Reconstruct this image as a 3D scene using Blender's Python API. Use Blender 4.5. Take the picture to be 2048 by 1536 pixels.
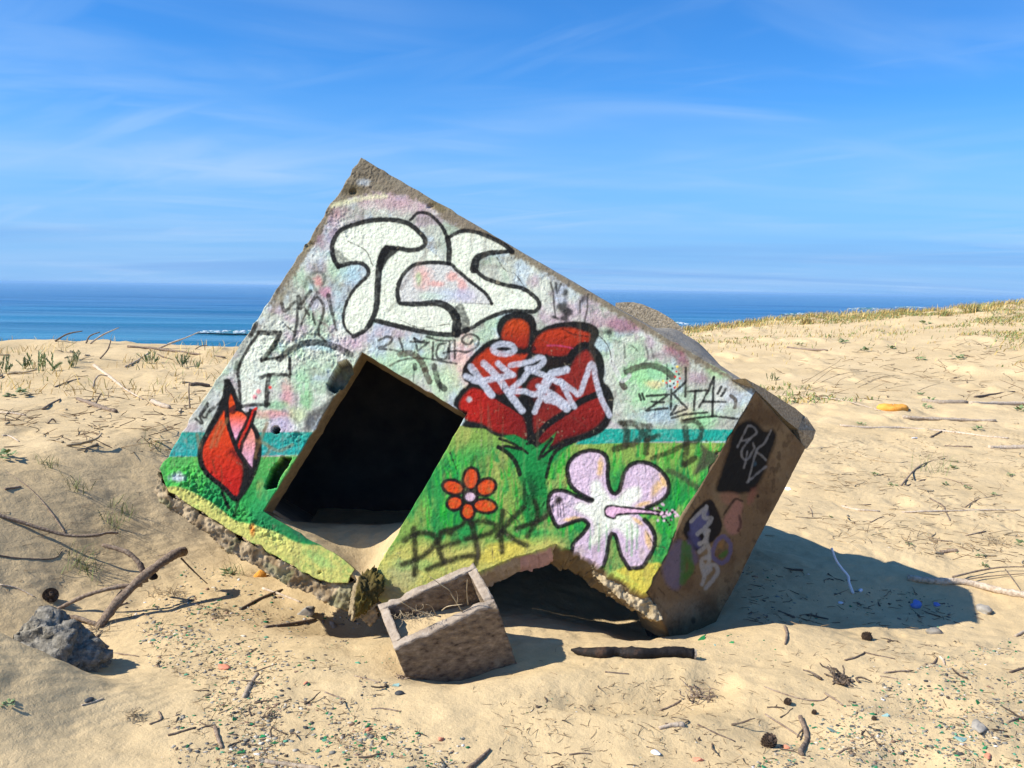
import bpy, bmesh, math, random
import numpy as np
from mathutils import Vector, Matrix

for o in list(bpy.data.objects):
    bpy.data.objects.remove(o, do_unlink=True)
scene = bpy.context.scene
COL = scene.collection
random.seed(7)
RNG = np.random.default_rng(11)

# ------------------------------------------------------------------ camera
F = 1900.0                       # focal length in pixels of the 2048 px wide photograph
CAM = np.array([0.0, 0.0, 1.9])
UZ = 1.0 / math.sqrt(1 + 0.1 ** 2 + 0.0151 ** 2)
FZ, RZ = -0.1 * UZ, 0.0151 * UZ
FW = np.array([0.0, math.sqrt(1 - FZ * FZ), FZ])
RT = np.array([0.0, -RZ * FZ / FW[1], RZ]); RT[0] = math.sqrt(1 - RT[1] ** 2 - RT[2] ** 2)
UP = np.cross(RT, FW)
cd = bpy.data.cameras.new("camera")
cam = bpy.data.objects.new("camera", cd); COL.objects.link(cam)
cd.sensor_width = 36.0; cd.lens = F / 2048 * 36.0
cd.clip_start = 0.05; cd.clip_end = 60000
cam.matrix_world = Matrix(((RT[0], UP[0], -FW[0], CAM[0]), (RT[1], UP[1], -FW[1], CAM[1]),
                           (RT[2], UP[2], -FW[2], CAM[2]), (0, 0, 0, 1)))
scene.camera = cam

# ------------------------------------------------------------------ light
SUN_EL, SUN_AZ = math.radians(42.5), math.radians(16.0)   # azimuth: sun on the left, a little on the camera's side
SUN_DIR = np.array([-math.cos(SUN_EL) * math.cos(SUN_AZ), -math.cos(SUN_EL) * math.sin(SUN_AZ), math.sin(SUN_EL)])
sd = bpy.data.lights.new("sun", 'SUN'); sd.energy = 5.0; sd.angle = math.radians(0.53); sd.color = (1.0, 0.95, 0.87)
sun = bpy.data.objects.new("sun", sd); COL.objects.link(sun)
sun.rotation_euler = Vector(SUN_DIR).to_track_quat('Z', 'Y').to_euler()

world = bpy.data.worlds.new("World"); scene.world = world; world.use_nodes = True
def build_sky():
    nt = world.node_tree; nt.nodes.clear(); N = nt.nodes.new; L = nt.links.new
    out = N('ShaderNodeOutputWorld'); bg = N('ShaderNodeBackground'); bg.inputs['Strength'].default_value = 0.060
    sky = N('ShaderNodeTexSky'); sky.sky_type = 'NISHITA'; sky.sun_disc = False
    sky.sun_elevation = SUN_EL
    sky.sun_rotation = math.atan2(SUN_DIR[0], SUN_DIR[1])
    sky.air_density = 1.0; sky.dust_density = 0.15; sky.ozone_density = 4.0; sky.altitude = 0
    tint = N('ShaderNodeMix'); tint.data_type = 'RGBA'; tint.blend_type = 'MULTIPLY'; tint.inputs[0].default_value = 1.0
    L(sky.outputs[0], tint.inputs[6]); tint.inputs[7].default_value = (0.46, 1.24, 2.02, 1)      # the photograph's strongly blue rendering of the sky
    # thin cirrus: noise on the sky plane
    tc = N('ShaderNodeTexCoord'); sep = N('ShaderNodeSeparateXYZ'); L(tc.outputs['Generated'], sep.inputs[0])
    def m(op, a, b=None, c=None):
        n = N('ShaderNodeMath'); n.operation = op
        for i, v in enumerate((a, b, c)):
            if v is None: continue
            if isinstance(v, (int, float)): n.inputs[i].default_value = v
            else: L(v, n.inputs[i])
        return n.outputs[0]
    zc = m('MAXIMUM', sep.outputs['Z'], 0.0)
    den = m('ADD', zc, 0.07)
    X = m('DIVIDE', sep.outputs['X'], den); Y = m('DIVIDE', sep.outputs['Y'], den)
    def layer(ang, sx, sy, off, scale, lo, hi, detail=7, dist=0.6, rough=0.6):
        ca, sa = math.cos(ang), math.sin(ang)
        a = m('ADD', m('MULTIPLY', X, ca * sx), m('MULTIPLY', Y, sa * sx))
        b = m('ADD', m('MULTIPLY', X, -sa * sy), m('MULTIPLY', Y, ca * sy))
        cv = N('ShaderNodeCombineXYZ'); L(a, cv.inputs[0]); L(b, cv.inputs[1]); cv.inputs[2].default_value = off
        n = N('ShaderNodeTexNoise'); L(cv.outputs[0], n.inputs['Vector']); n.inputs['Scale'].default_value = scale
        n.inputs['Detail'].default_value = detail; n.inputs['Roughness'].default_value = rough; n.inputs['Distortion'].default_value = dist
        r = N('ShaderNodeMapRange'); r.interpolation_type = 'SMOOTHSTEP'; L(n.outputs['Fac'], r.inputs['Value'])
        r.inputs['From Min'].default_value = lo; r.inputs['From Max'].default_value = hi
        return r.outputs['Result']
    c1 = layer(0.35, 0.55, 1.3, 3.1, 0.9, 0.40, 0.74, detail=6, dist=0.8, rough=0.52)
    c2 = layer(-0.75, 0.40, 1.5, 8.7, 1.1, 0.42, 0.76, detail=6, dist=1.0, rough=0.52)
    cov = layer(0.0, 1.0, 1.0, 15.2, 0.55, 0.40, 0.62, detail=2, dist=0.2)
    c3 = layer(0.06, 0.22, 0.8, 21.0, 0.60, 0.36, 0.75, detail=5, rough=0.5)
    c4 = layer(-0.03, 0.10, 0.55, 33.0, 0.60, 0.50, 0.66, detail=5, rough=0.55)
    def fall(z0, z1):
        low = N('ShaderNodeMapRange'); L(zc, low.inputs['Value']); low.interpolation_type = 'SMOOTHSTEP'
        low.inputs['From Min'].default_value = z0; low.inputs['From Max'].default_value = z1
        low.inputs['To Min'].default_value = 1.0; low.inputs['To Max'].default_value = 0.0
        return low.outputs['Result']
    hi_ = m('MULTIPLY', m('MAXIMUM', c1, c2), m('ADD', m('MULTIPLY', cov, 0.9), 0.10))
    fac = m('MINIMUM', m('ADD', m('MULTIPLY', hi_, 0.34), m('MULTIPLY', m('MULTIPLY', c3, fall(0.05, 0.26)), 0.48)), 0.8)
    def over(base, fac_, col):
        mix = N('ShaderNodeMix'); mix.data_type = 'RGBA'; L(fac_, mix.inputs[0]); L(base, mix.inputs[6]); mix.inputs[7].default_value = col + (1,)
        return mix.outputs[2]
    c = over(tint.outputs[2], m('MULTIPLY', fall(0.0, 0.20), 0.85), (3.1, 5.9, 10.8))       # haze low over the sea
    c = over(c, fac, (5.6, 8.0, 11.5))                                                      # thin high cloud
    c = over(c, m('MULTIPLY', m('MULTIPLY', c4, fall(0.03, 0.09)), 0.45), (2.0, 4.4, 9.4))      # blue-grey bank near the horizon
    L(c, bg.inputs['Color']); L(bg.outputs[0], out.inputs['Surface'])
build_sky()

vs = scene.view_settings
vs.view_transform = 'Standard'; vs.look = 'None'; vs.gamma = 1.0; vs.use_curve_mapping = False
vs.exposure = 0.56
scene.render.resolution_x = 1024; scene.render.resolution_y = 768
scene.render.engine = 'CYCLES'

# ------------------------------------------------------------------ small maths
def ray(px, py):
    d = RT * (px - 1024) + UP * (768 - py) + FW * F
    return d / F                 # forward component 1
def at_depth(px, py, z):
    return CAM + ray(px, py) * z
def project(P):
    q = np.asarray(P) - CAM
    z = q @ FW
    return 1024 + F * (q @ RT) / z, 768 - F * (q @ UP) / z
def smooth(t):
    t = np.clip(t, 0, 1); return t * t * (3 - 2 * t)
_TAB = np.random.default_rng(5).random((256, 256)).astype(np.float32)
def vnoise(x, y, seed=0):
    x = np.asarray(x, dtype=np.float64) + seed * 17.31; y = np.asarray(y, dtype=np.float64) + seed * 41.77
    xi = np.floor(x).astype(np.int64); yi = np.floor(y).astype(np.int64)
    fx = x - xi; fy = y - yi; fx = fx * fx * (3 - 2 * fx); fy = fy * fy * (3 - 2 * fy)
    a = _TAB[xi & 255, yi & 255]; b = _TAB[(xi + 1) & 255, yi & 255]
    c = _TAB[xi & 255, (yi + 1) & 255]; d = _TAB[(xi + 1) & 255, (yi + 1) & 255]
    return (a * (1 - fx) + b * fx) * (1 - fy) + (c * (1 - fx) + d * fx) * fy
def fbm(x, y, seed=0, octs=4, gain=0.5):
    s = 0; a = 1; t = 0
    for i in range(octs):
        s = s + a * vnoise(x * 2 ** i, y * 2 ** i, seed + i * 3); t += a; a *= gain
    return s / t * 2 - 1
def noise3(P, scale, seed=0, octs=3):
    P = np.asarray(P) * scale
    return (fbm(P[:, 0] + P[:, 2] * 0.71, P[:, 1] - P[:, 2] * 0.53, seed, octs) + fbm(P[:, 1] + P[:, 0] * 0.37 + 9, P[:, 2] + P[:, 0] * 0.21, seed + 5, octs)) * 0.7

# ------------------------------------------------------------------ terrain height
BUMPS = []      # (x, y, radius, height) local mounds and dimples, filled below
def gz(x, y):
    x = np.asarray(x, dtype=np.float64); y = np.asarray(y, dtype=np.float64)
    crest = np.clip(0.30 + (x - 7.3) * 0.086, -0.6, 3.2)
    zr = crest * smooth((y - 8.5) / 33.0)
    zr = zr - np.clip(y - 41 - 0.02 * x, 0, 60) * 0.28
    t = (-x - 1.85) * 0.92 + (y - 6.3) * 0.30
    bank = 0.74 * smooth(t / 1.55)
    zl = bank + 0.20 * smooth((y - 9.5) / 4.5) * smooth((-x - 1.0) / 2.0)
    zl = zl - np.clip(y - 14.3 + 0.25 * fbm(x * 0.5, y * 0.2, 3, 2), 0, 60) * 0.33
    w = smooth((-x + 0.3) / 2.4)
    w = np.where(y > 14, smooth((-x + 0.3 + (y - 14) * 0.08) / (2.4 + (y - 14) * 0.25)), w)
    z = zr * (1 - w) + zl * w
    near = smooth((30 - y) / 20)
    z = z + 0.045 * fbm(x * 0.75, y * 0.6, 21, 3) * (0.4 + 0.6 * near)
    z = z + 0.026 * fbm(x * 2.6, y * 2.2, 31, 4) * near + 0.006 * fbm(x * 9, y * 8, 33, 3) * near
    z = z + 0.18 * fbm(x * 0.22, y * 0.16, 41, 3) * smooth((y - 9) / 8)
    dim = np.clip(vnoise(x * 3.1, y * 2.4, 51) - 0.62, 0, 1)
    z = z - 0.09 * dim * dim * near * 4 * smooth((x + 0.5) / 1.5) - 0.03 * dim * near
    d2 = np.clip(vnoise(x * 7.3, y * 6.1, 71) - 0.70, 0, 1); z = z - 0.05 * d2 * near + 0.004 * fbm(x * 17, y * 15, 73, 2) * near
    hum = np.clip(fbm(x * 1.3, y * 0.9, 61, 3) - 0.12, 0, 1)
    z = z + 0.22 * hum * smooth((y - 9) / 7)
    fr = np.where(y < 4.05, np.exp(-((y - 4.05) / 0.9) ** 2), np.exp(-((y - 4.05) / 0.26) ** 2))
    z = z + 0.46 * smooth((-x - 1.42) / 1.25) * fr
    for (bx, by, r, h, e) in BUMPS:
        dx = (x - bx) / (r * e); dy = (y - by) / r
        z = z + h * np.exp(-(dx * dx + dy * dy))
    return np.maximum(z, -16)
def Gv(px, py):
    """the same for many points at once"""
    px = np.asarray(px, float); py = np.asarray(py, float)
    D = (RT[None] * (px - 1024)[:, None] + UP[None] * (768 - py)[:, None] + FW[None] * F) / F
    t = np.clip(CAM[2] / np.maximum(-D[:, 2], 1e-3), 2, 60)
    for _ in range(5):
        P = CAM[None] + D * t[:, None]; t = np.clip(0.5 * t + 0.5 * (CAM[2] - gz(P[:, 0], P[:, 1])) / np.maximum(-D[:, 2], 1e-3), 2, 60)
    P = CAM[None] + D * t[:, None]; P[:, 2] = gz(P[:, 0], P[:, 1]); return P
_TS = np.geomspace(1.5, 140, 330)
def G(px, py, lift=0.0):
    """the point of the terrain seen in the photograph at px, py"""
    d = ray(px, py); ts = _TS
    for n_ in (24, 12):
        P = CAM[None] + ts[:, None] * d[None]; below = P[:, 2] < gz(P[:, 0], P[:, 1])
        k = int(np.argmax(below)) if below.any() else len(ts) - 1
        k = max(k, 1); ts = np.linspace(ts[k - 1], ts[k], n_)
    p = CAM + d * ts[-1]
    return np.array([p[0], p[1], float(gz(p[0], p[1])) + lift])
# local relief of the sand (metres)
BUMPS += [(-2.2, 4.75, 0.3, -0.05, 1.3), 
          (0.45, 4.2, 0.16, -0.07, 2.2), (0.62, 4.02, 0.16, 0.06, 2.4), (0.15, 4.25, 0.25, 0.05, 1.5), (0.80, 4.32, 0.13, -0.05, 1.6),
          (0.16, 4.50, 0.14, 0.03, 2.4), (-0.22, 4.62, 0.22, -0.09, 1.7), (0.75, 5.75, 0.45, -0.16, 1.2), (1.55, 5.25, 0.2, 0.04, 2.0),
          (2.7, 5.8, 0.75, -0.17, 1.8), (-0.95, 5.45, 0.32, -0.15, 1.5), (1.9, 4.25, 0.16, -0.05, 1.3), (2.05, 4.05, 0.15, 0.05, 1.5),
          (1.35, 4.75, 0.14, -0.04, 1.5), (1.25, 4.0, 0.15, -0.05, 1.4), (1.7, 3.75, 0.14, -0.06, 1.3)]

# ------------------------------------------------------------------ materials
def new_mat(name):
    m = bpy.data.materials.new(name); m.use_nodes = True
    nt = m.node_tree; nt.nodes.clear()
    out = nt.nodes.new('ShaderNodeOutputMaterial'); b = nt.nodes.new('ShaderNodeBsdfPrincipled')
    nt.links.new(b.outputs[0], out.inputs[0])
    return m, nt, b
def noise_node(nt, scale, detail=5, rough=0.55, coord='Object', dist=0.0, vec=None, stretch=None):
    if vec is None:
        tc = nt.nodes.new('ShaderNodeTexCoord'); vec = tc.outputs[coord]
    if stretch:
        mp = nt.nodes.new('ShaderNodeMapping'); mp.inputs['Scale'].default_value = stretch; nt.links.new(vec, mp.inputs[0]); vec = mp.outputs[0]
    n = nt.nodes.new('ShaderNodeTexNoise'); nt.links.new(vec, n.inputs['Vector'])
    n.inputs['Scale'].default_value = scale; n.inputs['Detail'].default_value = detail
    n.inputs['Roughness'].default_value = rough; n.inputs['Distortion'].default_value = dist
    return n.outputs['Fac']
def ramp(nt, fac, stops):
    r = nt.nodes.new('ShaderNodeValToRGB'); nt.links.new(fac, r.inputs[0])
    e = r.color_ramp.elements
    while len(e) < len(stops): e.new(0.5)
    for i, (p, c) in enumerate(stops):
        e[i].position = p; e[i].color = (c[0], c[1], c[2], 1)
    return r.outputs[0]
def bump(nt, b, fac, strength, dist):
    bp = nt.nodes.new('ShaderNodeBump'); bp.inputs['Strength'].default_value = strength; bp.inputs['Distance'].default_value = dist
    nt.links.new(fac, bp.inputs['Height'])
    prev = b.inputs['Normal'].links
    if prev: nt.links.new(prev[0].from_socket, bp.inputs['Normal'])
    nt.links.new(bp.outputs[0], b.inputs['Normal'])
def mix_col(nt, fac, a, b_, mode='MIX'):
    m = nt.nodes.new('ShaderNodeMix'); m.data_type = 'RGBA'; m.blend_type = mode
    if isinstance(fac, (int, float)): m.inputs[0].default_value = fac
    else: nt.links.new(fac, m.inputs[0])
    for i, v in ((6, a), (7, b_)):
        if isinstance(v, tuple): m.inputs[i].default_value = (v[0], v[1], v[2], 1)
        else: nt.links.new(v, m.inputs[i])
    return m.outputs[2]
def mat_noise(name, stops, scale, rough=0.85, bumps=((40, 0.4, 0.01),), detail=6, stretch=None, rnd=0.0, spec=0.3, dist=0.0):
    m, nt, b = new_mat(name)
    c = ramp(nt, noise_node(nt, scale, detail, stretch=stretch, dist=dist), stops)
    if rnd:
        oi = nt.nodes.new('ShaderNodeObjectInfo'); hs = nt.nodes.new('ShaderNodeHueSaturation')
        mr = nt.nodes.new('ShaderNodeMapRange'); nt.links.new(oi.outputs['Random'], mr.inputs[0])
        mr.inputs['To Min'].default_value = 1 - rnd; mr.inputs['To Max'].default_value = 1 + rnd
        nt.links.new(mr.outputs[0], hs.inputs['Value']); nt.links.new(c, hs.inputs['Color']); c = hs.outputs[0]
    nt.links.new(c, b.inputs['Base Color'])
    b.inputs['Roughness'].default_value = rough; b.inputs['Specular IOR Level'].default_value = spec
    for (s, st, d) in bumps: bump(nt, b, noise_node(nt, s, 4, stretch=stretch), st, d)
    return m
def mat_attr(name, rough=0.85, bumps=((60, 0.4, 0.006),), spec=0.3, vary=0.12, vscale=30):
    """colour from the mesh's own 'col' attribute, broken up by fine noise"""
    m, nt, b = new_mat(name)
    a = nt.nodes.new('ShaderNodeVertexColor'); a.layer_name = 'col'
    n = ramp(nt, noise_node(nt, vscale, 6), [(0.25, (1 - vary,) * 3), (0.75, (1 + vary,) * 3)])
    c = mix_col(nt, 1.0, a.outputs[0], n, 'MULTIPLY')
    nt.links.new(c, b.inputs['Base Color']); b.inputs['Roughness'].default_value = rough; b.inputs['Specular IOR Level'].default_value = spec
    for (s, st, d) in bumps: bump(nt, b, noise_node(nt, s, 4), st, d)
    return m

# ------------------------------------------------------------------ object helpers
def tag(o, label=None, cat=None, group=None, kind=None):
    if label: o['label'] = label
    if cat: o['category'] = cat
    if group: o['group'] = group
    if kind: o['kind'] = kind
    return o
def mesh_from(name, V, Fc, mat=None, smooth_=False, cols=None):
    me = bpy.data.meshes.new(name)
    V = np.asarray(V, dtype=np.float32)
    if isinstance(Fc, np.ndarray):
        n, k = Fc.shape
        me.vertices.add(len(V)); me.vertices.foreach_set('co', V.ravel())
        me.loops.add(n * k); me.loops.foreach_set('vertex_index', Fc.astype(np.int32).ravel())
        me.polygons.add(n); me.polygons.foreach_set('loop_start', np.arange(0, n * k, k, dtype=np.int32))
        me.update(calc_edges=True)
    else:
        me.from_pydata([tuple(v) for v in V], [], [tuple(f) for f in Fc]); me.update()
    if cols is not None:
        at = me.color_attributes.new('col', 'FLOAT_COLOR', 'POINT')
        c4 = np.ones((len(V), 4), dtype=np.float32); c4[:, :3] = cols
        at.data.foreach_set('color', c4.ravel())
    if smooth_: me.polygons.foreach_set('use_smooth', np.ones(len(me.polygons), dtype=bool))
    if mat: me.materials.append(mat)
    return me
def add_obj(name, me, parent=None, loc=None):
    o = bpy.data.objects.new(name, me); COL.objects.link(o)
    if parent is not None: o.parent = parent
    if loc is not None: o.location = loc
    return o
def empty(name, loc=(0, 0, 0)):
    o = bpy.data.objects.new(name, None); COL.objects.link(o); o.location = loc; o.empty_display_size = 0.1
    return o
def tube(pts, radii, sides=6, seed=0, wob=0.0):
    """tapered bent rod as verts, faces"""
    P = np.asarray(pts, dtype=float); n = len(P); V = []; Fc = []
    rg = np.random.default_rng(seed)
    for i in range(n):
        t = P[min(i + 1, n - 1)] - P[max(i - 1, 0)]; t = t / (np.linalg.norm(t) + 1e-9)
        a = np.cross(t, (0.13, 0.21, 0.97)); a /= np.linalg.norm(a) + 1e-9; b = np.cross(t, a)
        r = radii[i] if hasattr(radii, '__len__') else radii
        if wob > 0.05: r = r * (1 + 1.3 * wob * math.sin(i * 1.7 + seed) * math.sin(i * 0.9 + 2))
        for k in range(sides):
            th = 2 * math.pi * k / sides; rr = r * (1 + wob * (rg.random() - 0.5) * 2)
            V.append(P[i] + (a * math.cos(th) + b * math.sin(th)) * rr)
    for i in range(n - 1):
        for k in range(sides):
            k2 = (k + 1) % sides
            Fc.append((i * sides + k, i * sides + k2, (i + 1) * sides + k2, (i + 1) * sides + k))
    Fc.append(tuple(range(sides - 1, -1, -1))); Fc.append(tuple((n - 1) * sides + k for k in range(sides)))
    return V, Fc
def merge(parts):
    V = []; Fc = []
    for v, f in parts:
        o = len(V); V += list(v); Fc += [tuple(i + o for i in q) for q in f]
    return V, Fc
def resample(pts, n):
    """catmull-rom through the points, n points per span"""
    P = [np.asarray(p, dtype=float) for p in pts]
    if len(P) < 3: return [P[0] + (P[-1] - P[0]) * t for t in np.linspace(0, 1, n + 1)]
    Q = [2 * P[0] - P[1]] + P + [2 * P[-1] - P[-2]]; out = []
    for i in range(1, len(Q) - 2):
        for t in np.arange(n) / n:
            a, b, c, d = Q[i - 1], Q[i], Q[i + 1], Q[i + 2]
            out.append(0.5 * ((2 * b) + (c - a) * t + (2 * a - 5 * b + 4 * c - d) * t * t + (3 * b - a - 3 * c + d) * t ** 3))
    out.append(P[-1]); return out
def ico(sub=2):
    bm = bmesh.new(); bmesh.ops.create_icosphere(bm, subdivisions=sub, radius=1.0)
    V = np.array([v.co[:] for v in bm.verts]); Fc = np.array([[v.index for v in f.verts] for f in bm.faces]); bm.free()
    return V, Fc
ICO = {k: ico(k) for k in (1, 2, 3, 4, 5)}
def rock_geo(scale, seed, sub=3, amp=0.35, freq=1.2, fine=0.0, facet=0.0):
    V, Fc = ICO[sub]; V = V.copy()
    rg = np.random.default_rng(seed)
    if facet:
        for _ in range(9):
            n = rg.normal(size=3); n /= np.linalg.norm(n); d = 1 - facet * rg.random()
            s = V @ n; V = V - np.outer(np.clip(s - d, 0, None), n)
    nn = noise3(V + rg.random(3) * 20, freq, seed % 40, 4)
    V = V * (1 + amp * nn)[:, None]
    if fine: V = V * (1 + fine * noise3(V + rg.random(3) * 9, freq * 7, seed % 30 + 3, 3))[:, None]
    return V * np.asarray(scale), Fc
# ================================================================== the setting
def sand_material():
    m, nt, b = new_mat("sand")
    big = noise_node(nt, 0.9, 4, 0.5)
    c = ramp(nt, big, [(0.30, (0.525, 0.392, 0.210)), (0.70, (0.63, 0.480, 0.268))])
    mid = ramp(nt, noise_node(nt, 14, 5, 0.6), [(0.3, (0.90, 0.90, 0.90)), (0.7, (1.06, 1.05, 1.04))])
    c = mix_col(nt, 1.0, c, mid, 'MULTIPLY')
    grain = ramp(nt, noise_node(nt, 420, 3, 0.7), [(0.28, (0.70, 0.68, 0.66)), (0.5, (1, 1, 1)), (0.75, (1.14, 1.14, 1.15))])
    c = mix_col(nt, 0.8, c, grain, 'MULTIPLY')
    sp = ramp(nt, noise_node(nt, 120, 2, 0.5), [(0.24, (0.52, 0.46, 0.40)), (0.33, (1, 1, 1)), (0.68, (1, 1, 1)), (0.78, (1.12, 1.12, 1.14))])
    c = mix_col(nt, 0.9, c, sp, 'MULTIPLY')
    nt.links.new(c, b.inputs['Base Color']); b.inputs['Roughness'].default_value = 0.95; b.inputs['Specular IOR Level'].default_value = 0.1
    tc = nt.nodes.new('ShaderNodeTexCoord'); wv = nt.nodes.new('ShaderNodeTexWave'); mp = nt.nodes.new('ShaderNodeMapping'); mp.inputs['Rotation'].default_value = (0, 0, 0.5)
    nt.links.new(tc.outputs['Object'], mp.inputs[0]); nt.links.new(mp.outputs[0], wv.inputs['Vector']); wv.inputs['Scale'].default_value = 5.0; wv.inputs['Distortion'].default_value = 7.0; wv.inputs['Detail'].default_value = 3; wv.inputs['Detail Scale'].default_value = 0.8
    mk = nt.nodes.new('ShaderNodeMath'); mk.operation = 'MULTIPLY'; nt.links.new(wv.outputs['Fac'], mk.inputs[0])
    mr = nt.nodes.new('ShaderNodeMapRange'); nt.links.new(noise_node(nt, 0.6, 2), mr.inputs[0]); mr.inputs['From Min'].default_value = 0.45; mr.inputs['From Max'].default_value = 0.65; nt.links.new(mr.outputs[0], mk.inputs[1])
    bump(nt, b, mk.outputs[0], 0.2, 0.01)
    bump(nt, b, noise_node(nt, 9, 6, 0.62), 0.28, 0.05)
    bump(nt, b, noise_node(nt, 45, 5, 0.7), 0.42, 0.016)
    bump(nt, b, noise_node(nt, 200, 3, 0.7), 0.45, 0.004)
    return m
M_SAND = sand_material()
def axis(segs):
    out = []
    for a, b, n in segs: out += list(np.linspace(a, b, n, endpoint=False))
    return np.array(out + [segs[-1][1]])
def build_ground():
    xs = axis([(-400, -60, 12), (-60, -14, 36), (-14, -4.5, 120), (-4.5, 4.5, 430), (4.5, 12, 150), (12, 32, 110), (32, 60, 30), (60, 400, 12)])
    ys = axis([(-40, -4, 18), (-4, 2.6, 34), (2.6, 8.0, 330), (8.0, 16, 230), (16, 46, 150), (46, 110, 30)])
    X, Y = np.meshgrid(xs, ys); Z = gz(X, Y)
    nx, ny = len(xs), len(ys)
    V = np.stack([X.ravel(), Y.ravel(), Z.ravel()], 1)
    i = np.arange(nx - 1)[None, :] + np.arange(ny - 1)[:, None] * nx
    Fc = np.stack([i, i + 1, i + 1 + nx, i + nx], -1).reshape(-1, 4)
    o = add_obj("sand_ground", mesh_from("sand_ground", V, Fc, M_SAND, True)); tag(o, kind='structure')
build_ground()

def sea_material():
    m, nt, b = new_mat("sea_water")
    tc = nt.nodes.new('ShaderNodeTexCoord')
    sx = nt.nodes.new('ShaderNodeSeparateXYZ'); nt.links.new(tc.outputs['Object'], sx.inputs[0])
    mr = nt.nodes.new('ShaderNodeMapRange'); mr.inputs['From Min'].default_value = 110; mr.inputs['From Max'].default_value = 420; nt.links.new(sx.outputs['Y'], mr.inputs[0])
    dp = ramp(nt, mr.outputs[0], [(0.0, (0.012, 0.15, 0.21)), (0.35, (0.008, 0.12, 0.20)), (1.0, (0.006, 0.085, 0.20))])      # shallows to deep water
    v = ramp(nt, noise_node(nt, 1.0, 4, 0.55, stretch=(0.004, 0.03, 0.0)), [(0.30, (0.65, 0.70, 0.75)), (0.65, (1.25, 1.25, 1.2))])
    nt.links.new(mix_col(nt, 1.0, dp, v, 'MULTIPLY'), b.inputs['Base Color']); b.inputs['Roughness'].default_value = 0.22; b.inputs['IOR'].default_value = 1.33
    bump(nt, b, noise_node(nt, 1.0, 4, 0.6, stretch=(0.05, 0.30, 0.1)), 0.45, 0.8)
    bump(nt, b, noise_node(nt, 1.0, 4, 0.6, stretch=(0.5, 1.6, 0.5)), 0.4, 0.12)
    return m
SEA_Z = -7.0
def swell(x, y):
    z = 0
    for (lam, amp, ang, ph) in ((34, 0.32, 0.06, 0.4), (21, 0.16, -0.05, 1.7), (55, 0.30, 0.02, 2.2)):
        q = (y * math.cos(ang) + x * math.sin(ang)) * 2 * math.pi / lam + ph + 1.6 * fbm(x * 0.006, y * 0.01, 7, 2)
        env = 0.35 + 0.9 * vnoise(x * 0.008, y * 0.018, int(lam))
        z = z + amp * env * (np.exp(1.6 * (np.cos(q) - 1)) * 2 - 0.6)
    return z * smooth((1400 - y) / 900)
def build_sea():
    xs = axis([(-30000, -2500, 8), (-2500, -500, 16), (-500, 900, 230), (900, 2500, 14), (2500, 30000, 8)])
    ys = axis([(40, 110, 18), (110, 420, 260), (420, 1400, 200), (1400, 6000, 20), (6000, 45000, 8)])
    X, Y = np.meshgrid(xs, ys); Z = SEA_Z + swell(X, Y)
    nx, ny = len(xs), len(ys)
    i = np.arange(nx - 1)[None, :] + np.arange(ny - 1)[:, None] * nx
    Fc = np.stack([i, i + 1, i + 1 + nx, i + nx], -1).reshape(-1, 4)
    o = add_obj("sea_water", mesh_from("sea_water", np.stack([X.ravel(), Y.ravel(), Z.ravel()], 1), Fc, sea_material(), True)); tag(o, kind='structure')
build_sea()

def breaker(px0, px1, py, height, label, seed, foam_frac=1.0):
    """a wave breaking: a curled ridge of water with a foam sheet on its crest"""
    pc = at_depth((px0 + px1) / 2, py, 1.0) - CAM
    t = (SEA_Z + 0.3 - CAM[2]) / pc[2]
    y0 = t * pc[1]
    xa = (px0 - 1024) / F * t; xb = (px1 - 1024) / F * t
    root = empty("breaking_wave", ((xa + xb) / 2, y0, SEA_Z)); tag(root, label, "wave", "waves breaking off the beach")
    cx = (xa + xb) / 2
    n = 90; prof = [(-3.2, 0.0), (-2.2, 0.10), (-1.2, 0.35), (-0.5, 0.75), (0.0, 1.0), (0.7, 0.95), (2.0, 0.6), (4.5, 0.15), (6.5, -0.05)]
    V = []; C_ = []
    for i, s in enumerate(np.linspace(0, 1, n)):
        x = xa + (xb - xa) * s; e = (math.sin(math.pi * s) ** 0.5) * (0.6 + 0.7 * float(vnoise(s * 7, 1.0, seed)))
        for (dy, dz) in prof:
            V.append((x - cx, dy * (1 + 0.3 * float(vnoise(s * 9, dy, seed + 2))) + 1.5 * float(fbm(s * 3, 0.3, seed, 2)), dz * height * e - 0.02 + 0.25))
    k = len(prof); Fc = [(i * k + j, i * k + j + 1, (i + 1) * k + j + 1, (i + 1) * k + j) for i in range(n - 1) for j in range(k - 1)]
    me = mesh_from("wave_body", V, Fc, M_WAVE, True); add_obj("water_ridge", me, root)
    V = []; Fc = []; rg = np.random.default_rng(seed)
    sub = ICO[1]
    nf = int(900 * (xb - xa) / 40)
    for _ in range(min(nf, 1500)):
        s = rg.random(); e = math.sin(math.pi * s) ** 0.5
        if rg.random() > 1.5 * float(vnoise(s * 11, 3.3, seed)) - 0.25 or rg.random() > e: continue
        x = xa + (xb - xa) * s - cx; q = rg.random() ** 1.3
        dy = -1.0 - 2.2 * q + rg.normal() * 0.3; dz = height * e * (0.95 - 0.85 * q) + 0.20
        r = 0.03 + 0.09 * rg.random() ** 2
        off = len(V); sc = np.array([r * 7.0, r * 1.5, r * 0.6])
        V += list(sub[0] * sc + (x, dy, dz)); Fc += [tuple(f + off) for f in sub[1]]
    f = add_obj("foam", mesh_from("foam", V, Fc, M_FOAM, True), root); f['kind'] = 'stuff'
M_WAVE = mat_noise("wave_water", [(0.3, (0.02, 0.13, 0.15)), (0.7, (0.04, 0.20, 0.20))], 0.5, 0.2, ((1.5, 0.4, 0.2),), spec=0.5)
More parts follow.
